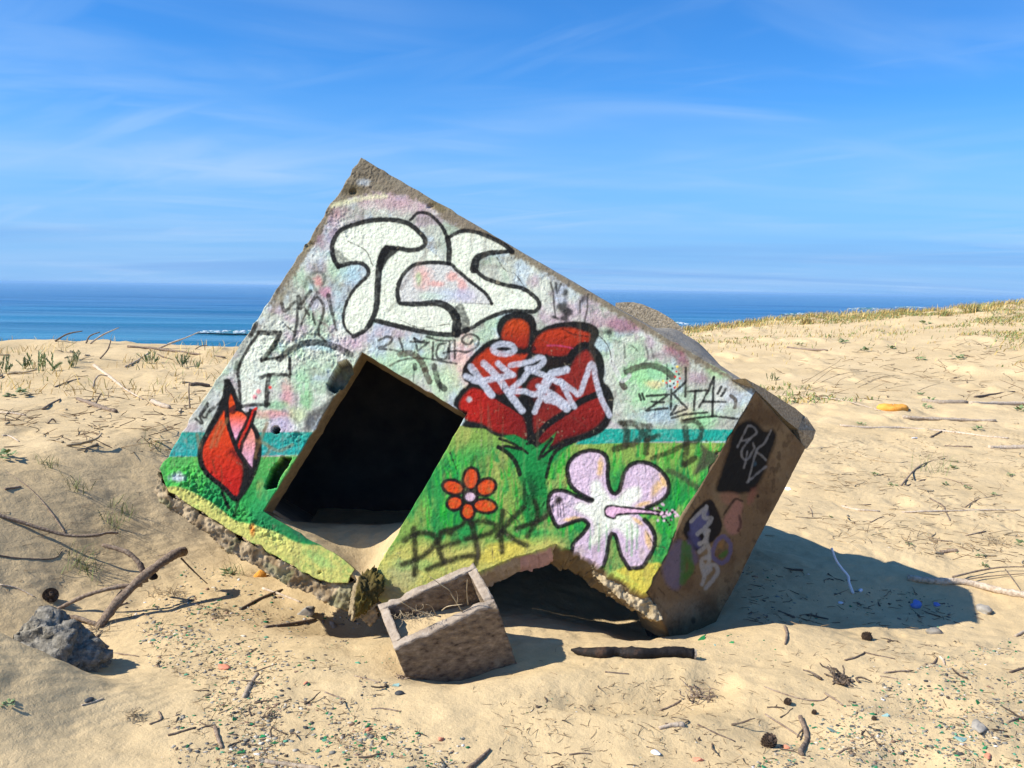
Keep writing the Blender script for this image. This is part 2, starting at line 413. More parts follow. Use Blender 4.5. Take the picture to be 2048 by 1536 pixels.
M_FOAM = mat_noise("sea_foam", [(0.3, (0.72, 0.78, 0.82)), (0.7, (0.85, 0.88, 0.9))], 1.0, 0.9, ())
breaker(395, 560, 664, 0.5, "wave breaking white on the sea left of the bunker", 3)
breaker(1565, 1630, 629, 0.8, "small foaming wave low over the grass ridge, left of the other two", 5)
breaker(1690, 1775, 619, 1.3, "longest white breaker behind the grass ridge on the right", 7)
breaker(1320, 1375, 647, 0.6, "small white wave just right of the bunker roof rim", 9)
breaker(1785, 1850, 615, 0.9, "faint white breaker farthest right behind the dune grass", 11)

# ---- sea air: a low closed box of thin blue haze round everything
def build_haze():
    m = bpy.data.materials.new("haze"); m.use_nodes = True; nt = m.node_tree; nt.nodes.clear()
    out = nt.nodes.new('ShaderNodeOutputMaterial'); v = nt.nodes.new('ShaderNodeVolumePrincipled')
    v.inputs['Color'].default_value = (0.36, 0.66, 1.0, 1); v.inputs['Density'].default_value = 0.00028; v.inputs['Anisotropy'].default_value = 0.0
    nt.links.new(v.outputs[0], out.inputs['Volume'])
    x, y0, y1, z0, z1 = 31000, -50, 46000, -17.5, 4.2
    V = [(-x, y0, z0), (x, y0, z0), (x, y1, z0), (-x, y1, z0), (-x, y0, z1), (x, y0, z1), (x, y1, z1), (-x, y1, z1)]
    o = add_obj("haze", mesh_from("haze", V, [(0, 3, 2, 1), (4, 5, 6, 7), (0, 1, 5, 4), (1, 2, 6, 5), (2, 3, 7, 6), (3, 0, 4, 7)], m)); tag(o, kind='stuff')
build_haze()
# ================================================================== the painted bunker
def lin(c):
    c = np.asarray(c, dtype=float) / 255.0
    return np.where(c <= 0.04045, c / 12.92, ((c + 0.055) / 1.055) ** 2.4)
def unit(v): return v / np.linalg.norm(v)
def cam2world(c): return RT * c[0] - UP * c[1] + FW * c[2]
_d1 = unit(np.array([0.861, 0.507, -0.045]))
_d2 = np.array([0.5018, -0.8486, 0.160]); _d2 = unit(_d2 - _d1 * (_d2 @ _d1))
_d3 = -np.cross(_d1, _d2); _d3 = _d3 if _d3[2] > 0 else -_d3
D1, D2, D3 = cam2world(_d1), cam2world(_d2), cam2world(_d3)      # along the roof edge, up the wall, into the bunker
P0 = at_depth(900, 760, 5.43)
def on_plane(px, py, P=P0, n=D3):
    d = ray(px, py); return CAM + d * (((P - CAM) @ n) / (d @ n))
A = on_plane(722, 315)
BC = on_plane(1512, 781)
# ---- the canvas: wall paint in wall-plane picture coordinates
CX0, CY0, CW, CH = 290, 300, 1380, 1000
gyy, gxx = np.mgrid[0:CH, 0:CW].astype(np.float32); gxx += CX0; gyy += CY0
n_lo = fbm(gxx / 26, gyy / 26, 1, 4).astype(np.float32)
n_hi = fbm(gxx / 5.0, gyy / 5.0, 2, 3).astype(np.float32)
n_sp = _TAB[(gyy * 1).astype(int) & 255, (gxx * 1).astype(int) & 255] - 0.5
S = 520 / 2048
def T(ox, oy, pts, s=S): return [(ox + x * s, oy + y * s) for x, y in pts]
def cr(pts, closed=False, n=5):
    P = np.asarray(pts, dtype=float)
    if len(P) < 3: return P
    Q = np.vstack([P[-1], P, P[0], P[1]]) if closed else np.vstack([2 * P[0] - P[1], P, 2 * P[-1] - P[-2]])
    out = []
    for i in range(1, len(Q) - 2):
        a, b, c, d = Q[i - 1], Q[i], Q[i + 1], Q[i + 2]
        for t in np.arange(n) / n:
            out.append(0.5 * (2 * b + (c - a) * t + (2 * a - 5 * b + 4 * c - d) * t * t + (3 * b - a - 3 * c + d) * t ** 3))
    if not closed: out.append(P[-1])
    return np.array(out)
def seg_dist(x, y, P, closed=False):
    d = np.full(x.shape, 1e9, dtype=np.float32); tt = np.zeros_like(d); n = len(P)
    m = n if closed else n - 1
    for i in range(m):
        (ax, ay), (bx, by) = P[i], P[(i + 1) % n]
        vx, vy = bx - ax, by - ay; l2 = vx * vx + vy * vy + 1e-9
        t = np.clip(((x - ax) * vx + (y - ay) * vy) / l2, 0, 1)
        q = (x - ax - t * vx) ** 2 + (y - ay - t * vy) ** 2
        k = q < d; d = np.where(k, q, d); tt = np.where(k, (i + t) / max(m, 1), tt)
    return np.sqrt(d), tt
def inside(x, y, P):
    r = np.zeros(x.shape, dtype=bool); n = len(P)
    for i in range(n):
        (ax, ay), (bx, by) = P[i], P[(i + 1) % n]
        if ay == by: continue
        c = ((ay > y) != (by > y)) & (x < (bx - ax) * (y - ay) / (by - ay) + ax); r ^= c
    return r
def sw(q, s):
    if 'w1' in q: q['w1'] = q['w1'] * s
    return q
class Canvas:
    def __init__(s, img): s.im = img
    def win(s, P, pad):
        P = np.asarray(P)
        x0 = int(max(0, P[:, 0].min() - pad - CX0)); x1 = int(min(CW, P[:, 0].max() + pad - CX0 + 2))
        y0 = int(max(0, P[:, 1].min() - pad - CY0)); y1 = int(min(CH, P[:, 1].max() + pad - CY0 + 2))
        return slice(y0, max(y1, y0 + 1)), slice(x0, max(x1, x0 + 1))
    def blend(s, w, al, col):
        col = np.asarray(col, dtype=np.float32)
        s.im[w] = s.im[w] * (1 - al[..., None]) + col * al[..., None]
    def stroke(s, pts, width, col, soft=2.0, a=0.96, w1=None, curve=True, rough=1.0, wear=0.12):
        P = cr(pts) if curve else np.asarray(pts, dtype=float)
        w = s.win(P, width + soft * 2 + 3); x, y = gxx[w], gyy[w]
        d, t = seg_dist(x, y, P)
        wd = width if w1 is None else width + (w1 - width) * t
        al = np.clip((wd / 2 - d - n_hi[w] * rough) / soft + 0.5, 0, 1) * a
        al = al * np.clip(1 - wear * np.clip(n_hi[w] * 1.6 + n_lo[w] * 0.6, 0, 1), 0, 1)
        s.blend(w, al, lin(col))
    def fill(s, pts, col, soft=2.0, a=1.0, curve=True, rough=1.0, wear=0.0, outline=None, ow=8, col2=None, axis=(0, 1)):
        P = cr(pts, True) if curve else np.asarray(pts, dtype=float)
        w = s.win(P, soft * 2 + ow + 3); x, y = gxx[w], gyy[w]
        d, _ = seg_dist(x, y, P, True); ins = inside(x, y, P); sd = np.where(ins, d, -d)
        al = np.clip((sd - n_hi[w] * rough) / soft + 0.5, 0, 1) * a
        if wear: al = al * np.clip(1 - wear * np.clip(n_hi[w] * 1.4 + n_lo[w], 0, 1), 0, 1)
        c = lin(col)
        if col2 is not None:
            q = x * axis[0] + y * axis[1]; q0 = (P @ np.array(axis)); k = smooth((q - q0.min()) / (q0.max() - q0.min() + 1e-6))[..., None]
            c = lin(col) * (1 - k) + lin(col2) * k
        s.blend(w, al, c)
        if outline is not None: s.stroke(list(P) + [P[0]], ow, outline, curve=False)
    def blob(s, cx, cy, rx, ry, col, a=0.5, ang=0, rag=0.5):
        w = s.win(np.array([(cx - rx * 1.6 - ry, cy - ry * 1.6 - rx), (cx + rx * 1.6 + ry, cy + ry * 1.6 + rx)]), 4); x, y = gxx[w] - cx, gyy[w] - cy
        ca, sa = math.cos(ang), math.sin(ang); u = (x * ca + y * sa) / rx; v = (-x * sa + y * ca) / ry
        al = smooth(1.35 - np.sqrt(u * u + v * v) + n_lo[w] * rag + n_hi[w] * 0.25) * a
        s.blend(w, al, lin(col))
def paint_front():
    im = np.zeros((CH, CW, 3), dtype=np.float32); k = Canvas(im)
    base = lin((190, 195, 186)); im[:] = base
    full = (slice(0, CH), slice(0, CW))
    def layer(col, sx, sy, seed, lo, hi, a, cond=None):
        f = fbm(gxx / sx, gyy / sy, seed, 4); al = smooth((f - lo) / (hi - lo)) * a
        if cond is not None: al = al * cond
        k.blend(full, al.astype(np.float32), lin(col))
    layer((170, 198, 172), 55, 60, 11, 0.02, 0.35, 0.65)
    layer((186, 164, 182), 60, 45, 12, 0.05, 0.40, 0.65)
    layer((178, 196, 214), 40, 50, 13, 0.08, 0.40, 0.6)
    layer((216, 220, 211), 30, 34, 14, 0.12, 0.42, 0.6)
    layer((140, 136, 130), 70, 30, 16, 0.05, 0.45, 0.45)
    layer((120, 112, 112), 9, 26, 17, 0.30, 0.6, 0.40)
    layer((150, 146, 140), 16, 20, 15, 0.32, 0.6, 0.5)
    for b in [(660, 425, 40, 22, (165, 120, 135), .6), (770, 398, 60, 22, (190, 150, 165), .6), (830, 415, 50, 18, (180, 150, 160), .5), (630, 470, 22, 26, (120, 60, 70), .7),
              (700, 470, 60, 40, (175, 160, 180), .5), (1245, 650, 50, 16, (150, 95, 110), .75), (1350, 690, 26, 20, (150, 85, 100), .75), (1365, 725, 13, 34, (150, 90, 105), .7),
              (1210, 640, 40, 20, (175, 140, 160), .6), (1395, 755, 35, 14, (175, 140, 165), .5), (925, 720, 30, 60, (222, 170, 165), .55), (870, 690, 35, 25, (190, 205, 185), .5),
              (1110, 640, 45, 18, (180, 150, 170), .5), (1300, 750, 60, 30, (140, 205, 140), .7), (1290, 790, 50, 35, (145, 205, 150), .6), (1330, 830, 60, 20, (160, 185, 205), .6),
              (1270, 700, 25, 30, (165, 205, 165), .6), (1400, 840, 45, 22, (130, 200, 140), .65), (1370, 830, 25, 18, (215, 185, 150), .5), (1310, 768, 22, 10, (222, 190, 150), .6),
              (1440, 790, 40, 30, (205, 205, 205), .5), (1435, 738, 26, 22, (150, 205, 130), .5), (800, 730, 60, 30, (170, 210, 170), .55), (890, 770, 40, 40, (185, 215, 175), .6),
              (600, 760, 20, 26, (150, 205, 160), .45), (575, 790, 14, 30, (220, 150, 150), .5), (612, 800, 16, 22, (110, 190, 120), .55), (555, 812, 30, 12, (110, 195, 130), .5),
              (540, 828, 40, 10, (215, 130, 125), .5), (600, 830, 22, 18, (190, 205, 150), .5), (560, 850, 26, 16, (180, 165, 200), .55), (480, 820, 14, 20, (205, 205, 205), .6),
              (375, 855, 30, 10, (175, 145, 165), .5), (430, 800, 26, 40, (200, 205, 205), .5), (640, 690, 40, 14, (165, 195, 215), .5), (700, 690, 30, 14, (195, 165, 185), .5),
              (640, 600, 30, 25, (195, 170, 185), .45), (700, 550, 30, 25, (170, 200, 215), .6), (637, 560, 10, 12, (215, 150, 150), .7), (652, 585, 12, 10, (185, 115, 145), .6),
              (880, 575, 70, 45, (190, 195, 205), .6), (850, 560, 14, 22, (225, 150, 140), .6), (875, 575, 25, 8, (225, 155, 145), .6), (905, 560, 14, 10, (225, 150, 140), .6),
              (840, 565, 9, 16, (130, 195, 140), .6), (925, 570, 12, 16, (225, 150, 145), .5), (1010, 650, 26, 14, (170, 210, 170), .5)]:
        k.blob(b[0], b[1], b[2], b[3], b[4], b[5])
    rs = np.random.default_rng(44)
    for _ in range(46):                                  # old scribbles half painted over
        x0, y0 = rs.uniform(470, 1450), rs.uniform(420, 850); th = rs.random() * 6.28; Q = [(x0, y0)]
        for _k in range(int(rs.integers(3, 7))): th += rs.normal() * 1.1; Q.append((Q[-1][0] + math.cos(th) * rs.uniform(10, 26), Q[-1][1] + math.sin(th) * rs.uniform(10, 26)))
        k.stroke(Q, rs.uniform(1.6, 6), random.choice([(110, 108, 108), (140, 110, 125), (120, 150, 130), (120, 135, 155), (200, 200, 195)]), 2.5, rs.uniform(.15, .42), wear=.6)
    # bare grey concrete: top corner and the edges
    gray = (132, 122, 106)
    k.fill([(722, 300), (800, 345), (900, 410), (1000, 470), (1100, 530), (1250, 620), (1420, 725), (1520, 785), (1508, 786), (1410, 735), (1240, 634), (1090, 546), (990, 492), (890, 440), (860, 412), (810, 392), (760, 385), (700, 396), (672, 412), (640, 470), (590, 550), (545, 612), (535, 606), (640, 430)], gray, 8, 0.92, curve=False, rough=6)
    k.blob(740, 345, 45, 30, (112, 104, 92), .6); k.blob(706, 380, 28, 12, (95, 85, 60), .6); k.blob(730, 365, 14, 8, (185, 195, 205), .6)
    k.stroke([(665, 412), (720, 398), (770, 392)], 9, (215, 215, 180), 6, .7, rough=3)
    k.blob(875, 412, 30, 9, (110, 100, 60), .5, .55); k.blob(615, 490, 8, 26, (140, 130, 105), .7, .6); k.blob(560, 600, 8, 40, (140, 130, 105), .6, .6)
    k.blob(480, 690, 12, 45, (120, 118, 112), .5, .6); k.blob(400, 800, 20, 60, (165, 163, 155), .6, .6)
    # grass, stripe, yellow ground
    hz = np.where(gxx < 700, 912, 884).astype(np.float32) - (34 * smooth((gxx - 840) / 60) * smooth((1150 - gxx) / 40)).astype(np.float32)
    gcond = smooth((gyy - hz) / 3)
    k.blend(full, gcond, lin((132, 162, 86)))
    k.blend(full, (gcond * smooth((720 - gxx) / 80) * 0.8).astype(np.float32), lin((78, 168, 96)))
    layer((60, 158, 84), 40, 60, 21, -0.35, 0.15, 0.85, gcond * smooth((gyy - hz - 15) / 60))
    layer((36, 140, 78), 30, 60, 22, -0.15, 0.25, 0.85, gcond * smooth((gyy - hz - 20) / 80))
    layer((176, 172, 108), 22, 60, 23, 0.12, 0.45, 0.5, gcond)
    layer((24, 104, 62), 18, 40, 24, 0.15, 0.5, 0.55, gcond * smooth((gyy - hz - 40) / 60))
    rg = np.random.default_rng(4)
    for i in range(380):
        x0 = rg.uniform(840, 1440); y0 = rg.uniform(910, 1075); h = rg.uniform(18, 46); dx = rg.normal() * 7
        if x0 < 770 + (1135 - y0) * .578: continue
        k.stroke([(x0, y0), (x0 + dx * .4, y0 - h * .6), (x0 + dx, y0 - h)], rg.uniform(4, 8), random.choice([(58, 176, 66), (36, 158, 62), (96, 188, 84), (28, 134, 74)]), 2.5, rg.uniform(.45, .85), w1=1.5)
    for i in range(60):
        x0 = rg.uniform(330, 400); y0 = rg.uniform(935, 990); h = rg.uniform(14, 34)
        k.stroke([(x0, y0), (x0 + rg.normal() * 6 + 6, y0 - h)], 6, random.choice([(80, 185, 80), (46, 150, 84), (110, 195, 100)]), 3, .6, w1=2)
    k.blob(440, 990, 60, 40, (44, 140, 86), .75); k.blob(545, 1000, 45, 50, (60, 160, 104), .75, .5); k.blob(570, 940, 20, 50, (120, 190, 110), .5, .5)
    k.blob(520, 1040, 30, 24, (50, 140, 90), .7)
    k.blob(355, 955, 16, 10, (185, 190, 205), .9)
    k.fill([(340, 864), (470, 865), (625, 864), (598, 910), (470, 912), (325, 913)], (24, 152, 142), 2, .96, curve=False, wear=.25, col2=(28, 158, 158))
    k.fill([(1185, 857), (1330, 858), (1480, 859), (1470, 882), (1330, 883), (1150, 889)], (22, 158, 146), 2.5, .97, curve=False, wear=.25)
    k.fill(T(290, 900, [(200, 290), (350, 320), (560, 440), (700, 550), (860, 590), (1020, 640), (1180, 720), (1290, 745), (1390, 752), (1610, 880), (1680, 950), (1600, 1060), (1330, 1010), (860, 740), (520, 580), (150, 370)]), (200, 196, 122), 4, .97, wear=.4)
    k.blob(640, 1120, 40, 12, (150, 190, 120), .6, .5); k.blob(560, 1075, 20, 10, (180, 200, 120), .5, .5)
    k.fill(T(290, 900, [(930, 480), (1100, 580), (1300, 690), (1390, 750), (1290, 740), (1180, 715), (1020, 640), (875, 588)]), (44, 130, 84), 4, .95)
    k.blob(600, 1068, 20, 8, (50, 80, 80), .5, .5); k.blob(505, 1060, 6, 14, (205, 130, 60), .85)
    k.fill([(750, 1130), (800, 1090), (850, 1085), (950, 1092), (1010, 1090), (1060, 1085), (1100, 1075), (1130, 1095), (1000, 1140), (860, 1200), (740, 1230)], (196, 188, 112), 22, .9, wear=.3)
    k.blob(1000, 1105, 70, 20, (208, 192, 96), .85, -.3); k.blob(800, 1150, 40, 30, (176, 172, 130), .7); k.blob(780, 1190, 30, 20, (160, 140, 115), .7)
    k.blob(830, 1130, 60, 12, (150, 180, 110), .6)
    k.fill(T(1060, 850, [(560, 1240), (650, 1160), (760, 1110), (900, 1092), (1060, 1105), (1060, 1300), (905, 1360)]), (204, 190, 92), 5, .97, wear=.3)
    k.blob(1235, 1150, 30, 8, (170, 200, 110), .6, .4)
    BK = (18, 18, 21)
    # --- letters T, S
    W = (221, 226, 212); c = lambda *p: T(580, 300, p)
    k.fill(c((340, 800), (330, 720), (390, 640), (500, 590), (640, 555), (790, 550), (920, 575), (1020, 640), (1070, 700), (1050, 770), (940, 790), (760, 780), (710, 850), (700, 1000), (690, 1180), (650, 1330), (580, 1430), (500, 1450), (430, 1400), (420, 1260), (450, 1160), (530, 1060), (610, 980), (610, 920), (520, 890), (380, 910)), W, 4, .92)
    k.fill(c((1250, 690), (1340, 645), (1430, 640), (1560, 680), (1680, 740), (1740, 800), (1600, 810), (1470, 840), (1440, 930), (1550, 1010), (1760, 1080), (1900, 1120), (1960, 1200), (1930, 1270), (1760, 1270), (1560, 1330), (1400, 1420), (1260, 1460), (1100, 1430), (880, 1390), (670, 1350), (700, 1200), (720, 1000), (740, 850), (860, 790), (1000, 780), (1060, 760), (1150, 830), (1240, 880)), W, 4, .85)
    k.fill(c((860, 1140), (880, 1020), (940, 940), (1060, 900), (1240, 900), (1320, 950), (1450, 1050), (1560, 1160), (1590, 1210), (1400, 1210), (1200, 1205), (900, 1210)), (200, 200, 200), 4, .9)
    for b in [(845, 552, 22, 30, (222, 150, 140)), (838, 556, 9, 16, (130, 195, 140)), (872, 568, 20, 7, (225, 150, 142)), (905, 553, 14, 10, (225, 150, 140)), (925, 570, 10, 14, (225, 150, 145)), (890, 590, 40, 14, (180, 195, 215)), (860, 592, 30, 10, (190, 210, 190)), (930, 590, 25, 14, (190, 185, 210))]:
        k.blob(*b, a=.55)
    st = lambda w, *p, **q: k.stroke(c(*p), w * S * 1.15, q.pop('col', (26, 27, 31)), q.pop('soft', 2.0), q.pop('a', .96), **sw(q, S))
    st(34, (380, 920), (340, 840), (335, 740), (390, 640), (500, 590), (640, 555), (790, 550), (920, 575), (1010, 640), (1065, 710), (1040, 770), (940, 790), (850, 775), (760, 770))
    st(34, (380, 920), (460, 895), (550, 890), (610, 930), (610, 990), (540, 1060), (470, 1150), (430, 1250), (420, 1340), (440, 1410), (480, 1450), w1=20)
    st(30, (500, 1470), (590, 1420), (640, 1350), (680, 1240), (690, 1100), (700, 950), (720, 850), (760, 780), w1=64)
    k.fill(c((735, 770), (865, 765), (840, 810), (770, 870), (720, 960), (690, 920), (700, 830)), (26, 27, 31), 3, .92)
    k.fill(c((325, 800), (370, 780), (420, 830), (470, 880), (380, 920)), (26, 27, 31), 4, .6, wear=.8)
    st(22, (950, 550), (1000, 500), (1070, 495), (1140, 540), (1200, 610), (1240, 690), w1=30)
    st(38, (1240, 690), (1255, 780), (1250, 890)); st(26, (1250, 690), (1330, 645), (1430, 640), (1560, 680), (1680, 740), (1750, 800), w1=40)
    st(24, (1750, 800), (1640, 805), (1540, 820), (1470, 860), (1450, 940), w1=70)
    st(30, (1450, 940), (1540, 1010), (1680, 1060), (1830, 1090), (1930, 1160), (1965, 1220), (1930, 1270), (1850, 1270), (1720, 1270), (1570, 1320), (1450, 1390), (1380, 1430))
    st(36, (680, 1345), (900, 1400), (1100, 1440), (1280, 1455), (1400, 1410))
    st(32, (860, 1200), (845, 1120), (870, 1020), (940, 930), (1040, 890), (1250, 895), (1320, 950), (1440, 1050), (1540, 1130), (1590, 1210), w1=26)
    st(30, (870, 1210), (1000, 1215), (1160, 1205), (1260, 1250), (1310, 1330), (1310, 1440), w1=80)
    k.fill(c((1270, 1270), (1350, 1210), (1390, 1290), (1420, 1370), (1380, 1440), (1290, 1440), (1310, 1340)), (26, 27, 31), 4, .75, wear=.5)
    st(8, (1380, 1205), (1590, 1215), a=.4); st(26, (1110, 740), (1040, 860), (930, 1010), (880, 1090), a=.35, col=(110, 95, 95))
    st(22, (850, 1180), (780, 1260), a=.35)
    # scribbles at the left edge
    c = lambda *p: T(400, 440, p, 360 / 2048); st2 = lambda w, *p, **q: k.stroke(c(*p), w * .176, (44, 43, 42), 2.2, q.pop('a', .85), wear=.4, **sw(q, .176))
    st2(40, (930, 950), (970, 1040), (1080, 930), (1140, 960), (1260, 810)); st2(34, (1190, 760), (1235, 650), (1330, 810), (1400, 720), (1420, 640), (1350, 590), (1260, 620), a=.5)
    st2(60, (1120, 880), (1140, 1000)); st2(34, (1110, 1000), (1100, 1180), (1060, 1370)); st2(50, (1340, 830), (1280, 930), (1200, 1070), (1150, 1200), w1=15)
    st2(28, (1190, 1000), (1240, 1080)); st2(32, (1340, 880), (1410, 980), (1380, 1140), (1350, 1280), (1420, 1380)); st2(26, (1280, 1070), (1310, 1190)); st2(60, (1460, 860), (1490, 1000), (1550, 1250), w1=24)
    st2(36, (1280, 1300), (1350, 1300)); st2(30, (1650, 880), (1570, 1000), a=.4); st2(50, (640, 1180), (590, 1300)); st2(40, (900, 750), (870, 830), a=.5)
    # blocky letter
    c = lambda *p: T(380, 620, p, 380 / 2048); st3 = lambda w, *p, **q: k.stroke(c(*p), w * .1855, (40, 37, 36), 2.2, q.pop('a', .92), curve=q.pop('curve', False), wear=.35, **sw(q, .1855))
    k.fill(c((740, 260), (960, 250), (780, 540), (1060, 520), (1070, 690), (850, 720), (820, 1010), (560, 1010), (540, 620), (600, 470)), (215, 220, 208), 5, .8, curve=False)
    st3(55, (740, 245), (970, 250), (900, 400), (780, 540)); st3(34, (740, 250), (610, 440), (520, 640), (530, 800), (540, 1000), curve=True); st3(30, (780, 540), (960, 510)); st3(34, (1075, 520), (1075, 720))
    st3(40, (755, 735), (860, 700), (1080, 700), curve=True); st3(50, (850, 700), (830, 850), (820, 1030)); st3(38, (540, 1040), (690, 1020), (850, 1015)); st3(8, (1075, 730), (1080, 860), a=.6)
    st3(70, (960, 530), (1060, 450), (1200, 370), (1380, 350), (1550, 390), (1730, 480), curve=True, a=.82); st3(44, (650, 280), (700, 170), a=.7); st3(70, (500, 660), (520, 580), a=.6)
    for q in [(865, 835, 18, (225, 60, 55)), (740, 880, 26, (225, 150, 155)), (700, 940, 26, (222, 140, 150)), (855, 890, 14, (70, 80, 80)), (710, 950, 12, (70, 70, 90))]:
        k.blob(380 + q[0] * .1855, 620 + q[1] * .1855, q[2] * .1855, q[2] * .1855, q[3], .9, rag=.3)
    st3(30, (1000, 1080), (1150, 1190), (1210, 1290), curve=True, a=.3); st3(40, (830, 1230), (800, 1300), a=.35)
    k.fill(c((1560, 930), (1500, 960), (1400, 1050), (1260, 1120), (1240, 1300), (1330, 1270), (1430, 1160), (1560, 1000)), (78, 76, 78), 8, .8, wear=.5)
    k.fill(c((1480, 790), (1560, 930), (1470, 900)), (70, 78, 90), 6, .7)
    st3(30, (60, 1175), (130, 1220), (110, 1130), (190, 1010), curve=True); st3(26, (190, 1040), (130, 1130), (170, 1160), (210, 1080), (260, 1040), (200, 1110), (330, 990), curve=True)
    # --- small words under the letters
    c = lambda *p: T(780, 600, p); s5 = lambda w, *p, **q: k.stroke(c(*p), w * S, q.pop('col', (38, 38, 37)), q.pop('soft', 1.6), q.pop('a', .8), curve=q.pop('curve', True), wear=q.pop('wear', .35), **sw(q, S))
    k.stroke(T(290, 620, [(1840, 240), (1900, 210), (1945, 225), (1920, 270), (1840, 300), (1900, 310)]), 5, (60, 58, 56), 1.6, .8)
    for p in [[(70, 300), (100, 400), (0, 390)], [(190, 300), (240, 330), (270, 320)], [(190, 300), (220, 400)], [(160, 330), (290, 335)], [(230, 390), (310, 330)], [(290, 290), (400, 320), (480, 320)], [(340, 330), (335, 460)], [(440, 340), (380, 360), (370, 450), (440, 460), (460, 380)], [(470, 330), (465, 460)], [(510, 320), (510, 460)], [(420, 420), (520, 400), (610, 410), (690, 360), (695, 300), (640, 270), (580, 290), (570, 330), (620, 350), (650, 320)], [(0, 520), (100, 470), (260, 460), (400, 480), (520, 500)]]:
        s5(18, *p)
    s5(50, (80, 430), (170, 420), (240, 480), (280, 550), col=(85, 70, 58)); s5(40, (270, 550), (310, 640), col=(80, 70, 60), w1=50); s5(34, (195, 510), (195, 540)); s5(44, (350, 520), (360, 580), (390, 680)); s5(48, (395, 670), (430, 700)); s5(8, (190, 540), (185, 640), a=.6); s5(8, (385, 560), (390, 720), a=.7)
    # --- rose
    k.fill(c((860, 300), (840, 230), (855, 165), (910, 115), (985, 93), (1060, 95), (1125, 125), (1152, 185), (1162, 240), (1230, 205), (1350, 175), (1480, 168), (1590, 190), (1642, 235), (1640, 290), (1608, 360), (1645, 395), (1680, 460), (1692, 560), (1682, 640), (1730, 690), (1762, 780), (1752, 900), (1720, 990), (1640, 1060), (1520, 1105), (1400, 1145), (1320, 1175), (1230, 1170), (1150, 1165), (1080, 1125), (900, 1085), (820, 1065), (740, 1015), (640, 1010), (570, 990), (590, 940), (540, 870), (500, 825), (510, 780), (560, 710), (615, 660), (580, 630), (570, 560), (600, 490), (700, 380), (800, 310)), BK, 3, .97)
    P = lambda col, col2, *p, **q: k.fill(c(*p), col, q.pop('soft', 6), .97, col2=col2, axis=q.pop('axis', (0, 1)), wear=.12)
    P((186, 78, 38), (148, 48, 36), (890, 230), (930, 170), (1000, 150), (1060, 165), (1095, 220), (1090, 300), (1075, 375), (1010, 370), (950, 330), (900, 320), (880, 290))
    P((176, 66, 38), (140, 44, 36), (1115, 385), (1150, 310), (1220, 250), (1320, 225), (1430, 220), (1530, 250), (1572, 270), (1560, 330), (1500, 345), (1440, 385), (1400, 430), (1300, 450), (1200, 430), (1130, 410))
    P((180, 68, 40), (142, 46, 40), (645, 495), (720, 420), (790, 375), (850, 400), (1000, 430), (1080, 420), (1050, 480), (1000, 560), (1000, 640), (1040, 700), (1000, 760), (920, 730), (830, 740), (740, 650), (690, 570), (650, 545))
    P((174, 44, 32), (126, 36, 32), (545, 830), (570, 770), (640, 700), (720, 710), (800, 755), (900, 810), (1000, 870), (1050, 930), (1075, 1010), (1070, 1090), (980, 1065), (900, 1055), (820, 1030), (720, 970), (600, 940), (612, 890), (560, 860), axis=(1, 0.2))
    P((140, 50, 44), (130, 44, 40), (1080, 690), (1130, 620), (1260, 600), (1400, 560), (1460, 460), (1540, 395), (1590, 440), (1625, 560), (1645, 680), (1610, 735), (1510, 780), (1430, 840), (1300, 910), (1220, 970), (1160, 1040), (1132, 1040), (1115, 950), (1150, 850), (1120, 760))
    P((142, 44, 40), (116, 34, 34), (1160, 1110), (1200, 1040), (1290, 960), (1400, 890), (1530, 815), (1650, 760), (1690, 790), (1700, 850), (1680, 930), (1600, 1010), (1480, 1060), (1380, 1090), (1290, 1140), (1250, 1140))
    s5(50, (1130, 1110), (1230, 990), (1380, 890), (1500, 800), (1640, 740), col=BK, a=.95); s5(44, (800, 740), (920, 810), (1040, 890), col=BK, a=.95); s5(60, (1060, 790), (1090, 900), (1110, 1080), col=BK, a=.85, soft=6)
    s5(46, (1400, 480), (1450, 400), (1530, 350), (1600, 380), col=BK, a=.95); s5(30, (1230, 440), (1330, 460), (1440, 460), col=BK, a=.9); s5(40, (1060, 410), (1130, 380), col=BK); s5(70, (1250, 500), (1400, 470), col=(48, 34, 32), a=.6, soft=8)
    k.blob(780 + 1120 * S, 600 + 800 * S, 22, 16, (40, 32, 34), .7); k.blob(780 + 1280 * S, 600 + 690 * S, 9, 14, BK, .8); k.blob(780 + 900 * S, 600 + 580 * S, 16, 6, (80, 60, 62), .6, .6)
    SV = (186, 190, 204); e = [(895 + 85 * math.cos(t), 385 + 40 * math.sin(t)) for t in np.linspace(0, 6.4, 14)]
    for w, p in [(46, e), (58, [(640, 530), (720, 640), (800, 750)]), (50, [(600, 600), (700, 640), (860, 610), (960, 590)]), (56, [(740, 500), (850, 610), (940, 740), (1040, 870)]), (46, [(850, 500), (910, 550), (970, 590)]), (44, [(950, 515), (1090, 490), (1180, 450), (1210, 480), (1160, 530), (1080, 540)]), (46, [(960, 700), (1040, 630), (1110, 560), (1250, 610), (1330, 650)]), (44, [(940, 720), (1060, 720), (1160, 740), (1240, 600)]), (46, [(1170, 680), (1280, 740), (1400, 830)]), (70, [(1240, 780), (1320, 800), (1390, 850)]), (46, [(1260, 630), (1200, 740), (1140, 880)]), (60, [(1270, 580), (1390, 550)]), (44, [(1340, 640), (1440, 710), (1490, 740), (1540, 620), (1590, 500), (1625, 640), (1670, 790), (1730, 910)]), (44, [(1350, 650), (1400, 750), (1450, 840)])]:
        s5(w, *p, col=SV, a=.9, soft=3, wear=.3)
    k.blob(780 + 625 * S, 600 + 785 * S, 6, 6, (185, 190, 195), .9, rag=.2)
    k.stroke(c((1240, 360), (1330, 360), (1440, 380)), 3, (190, 80, 130), 1.5, .6); s5(14, (1360, 230), (1450, 270), (1560, 290), col=(60, 36, 34), a=.6)
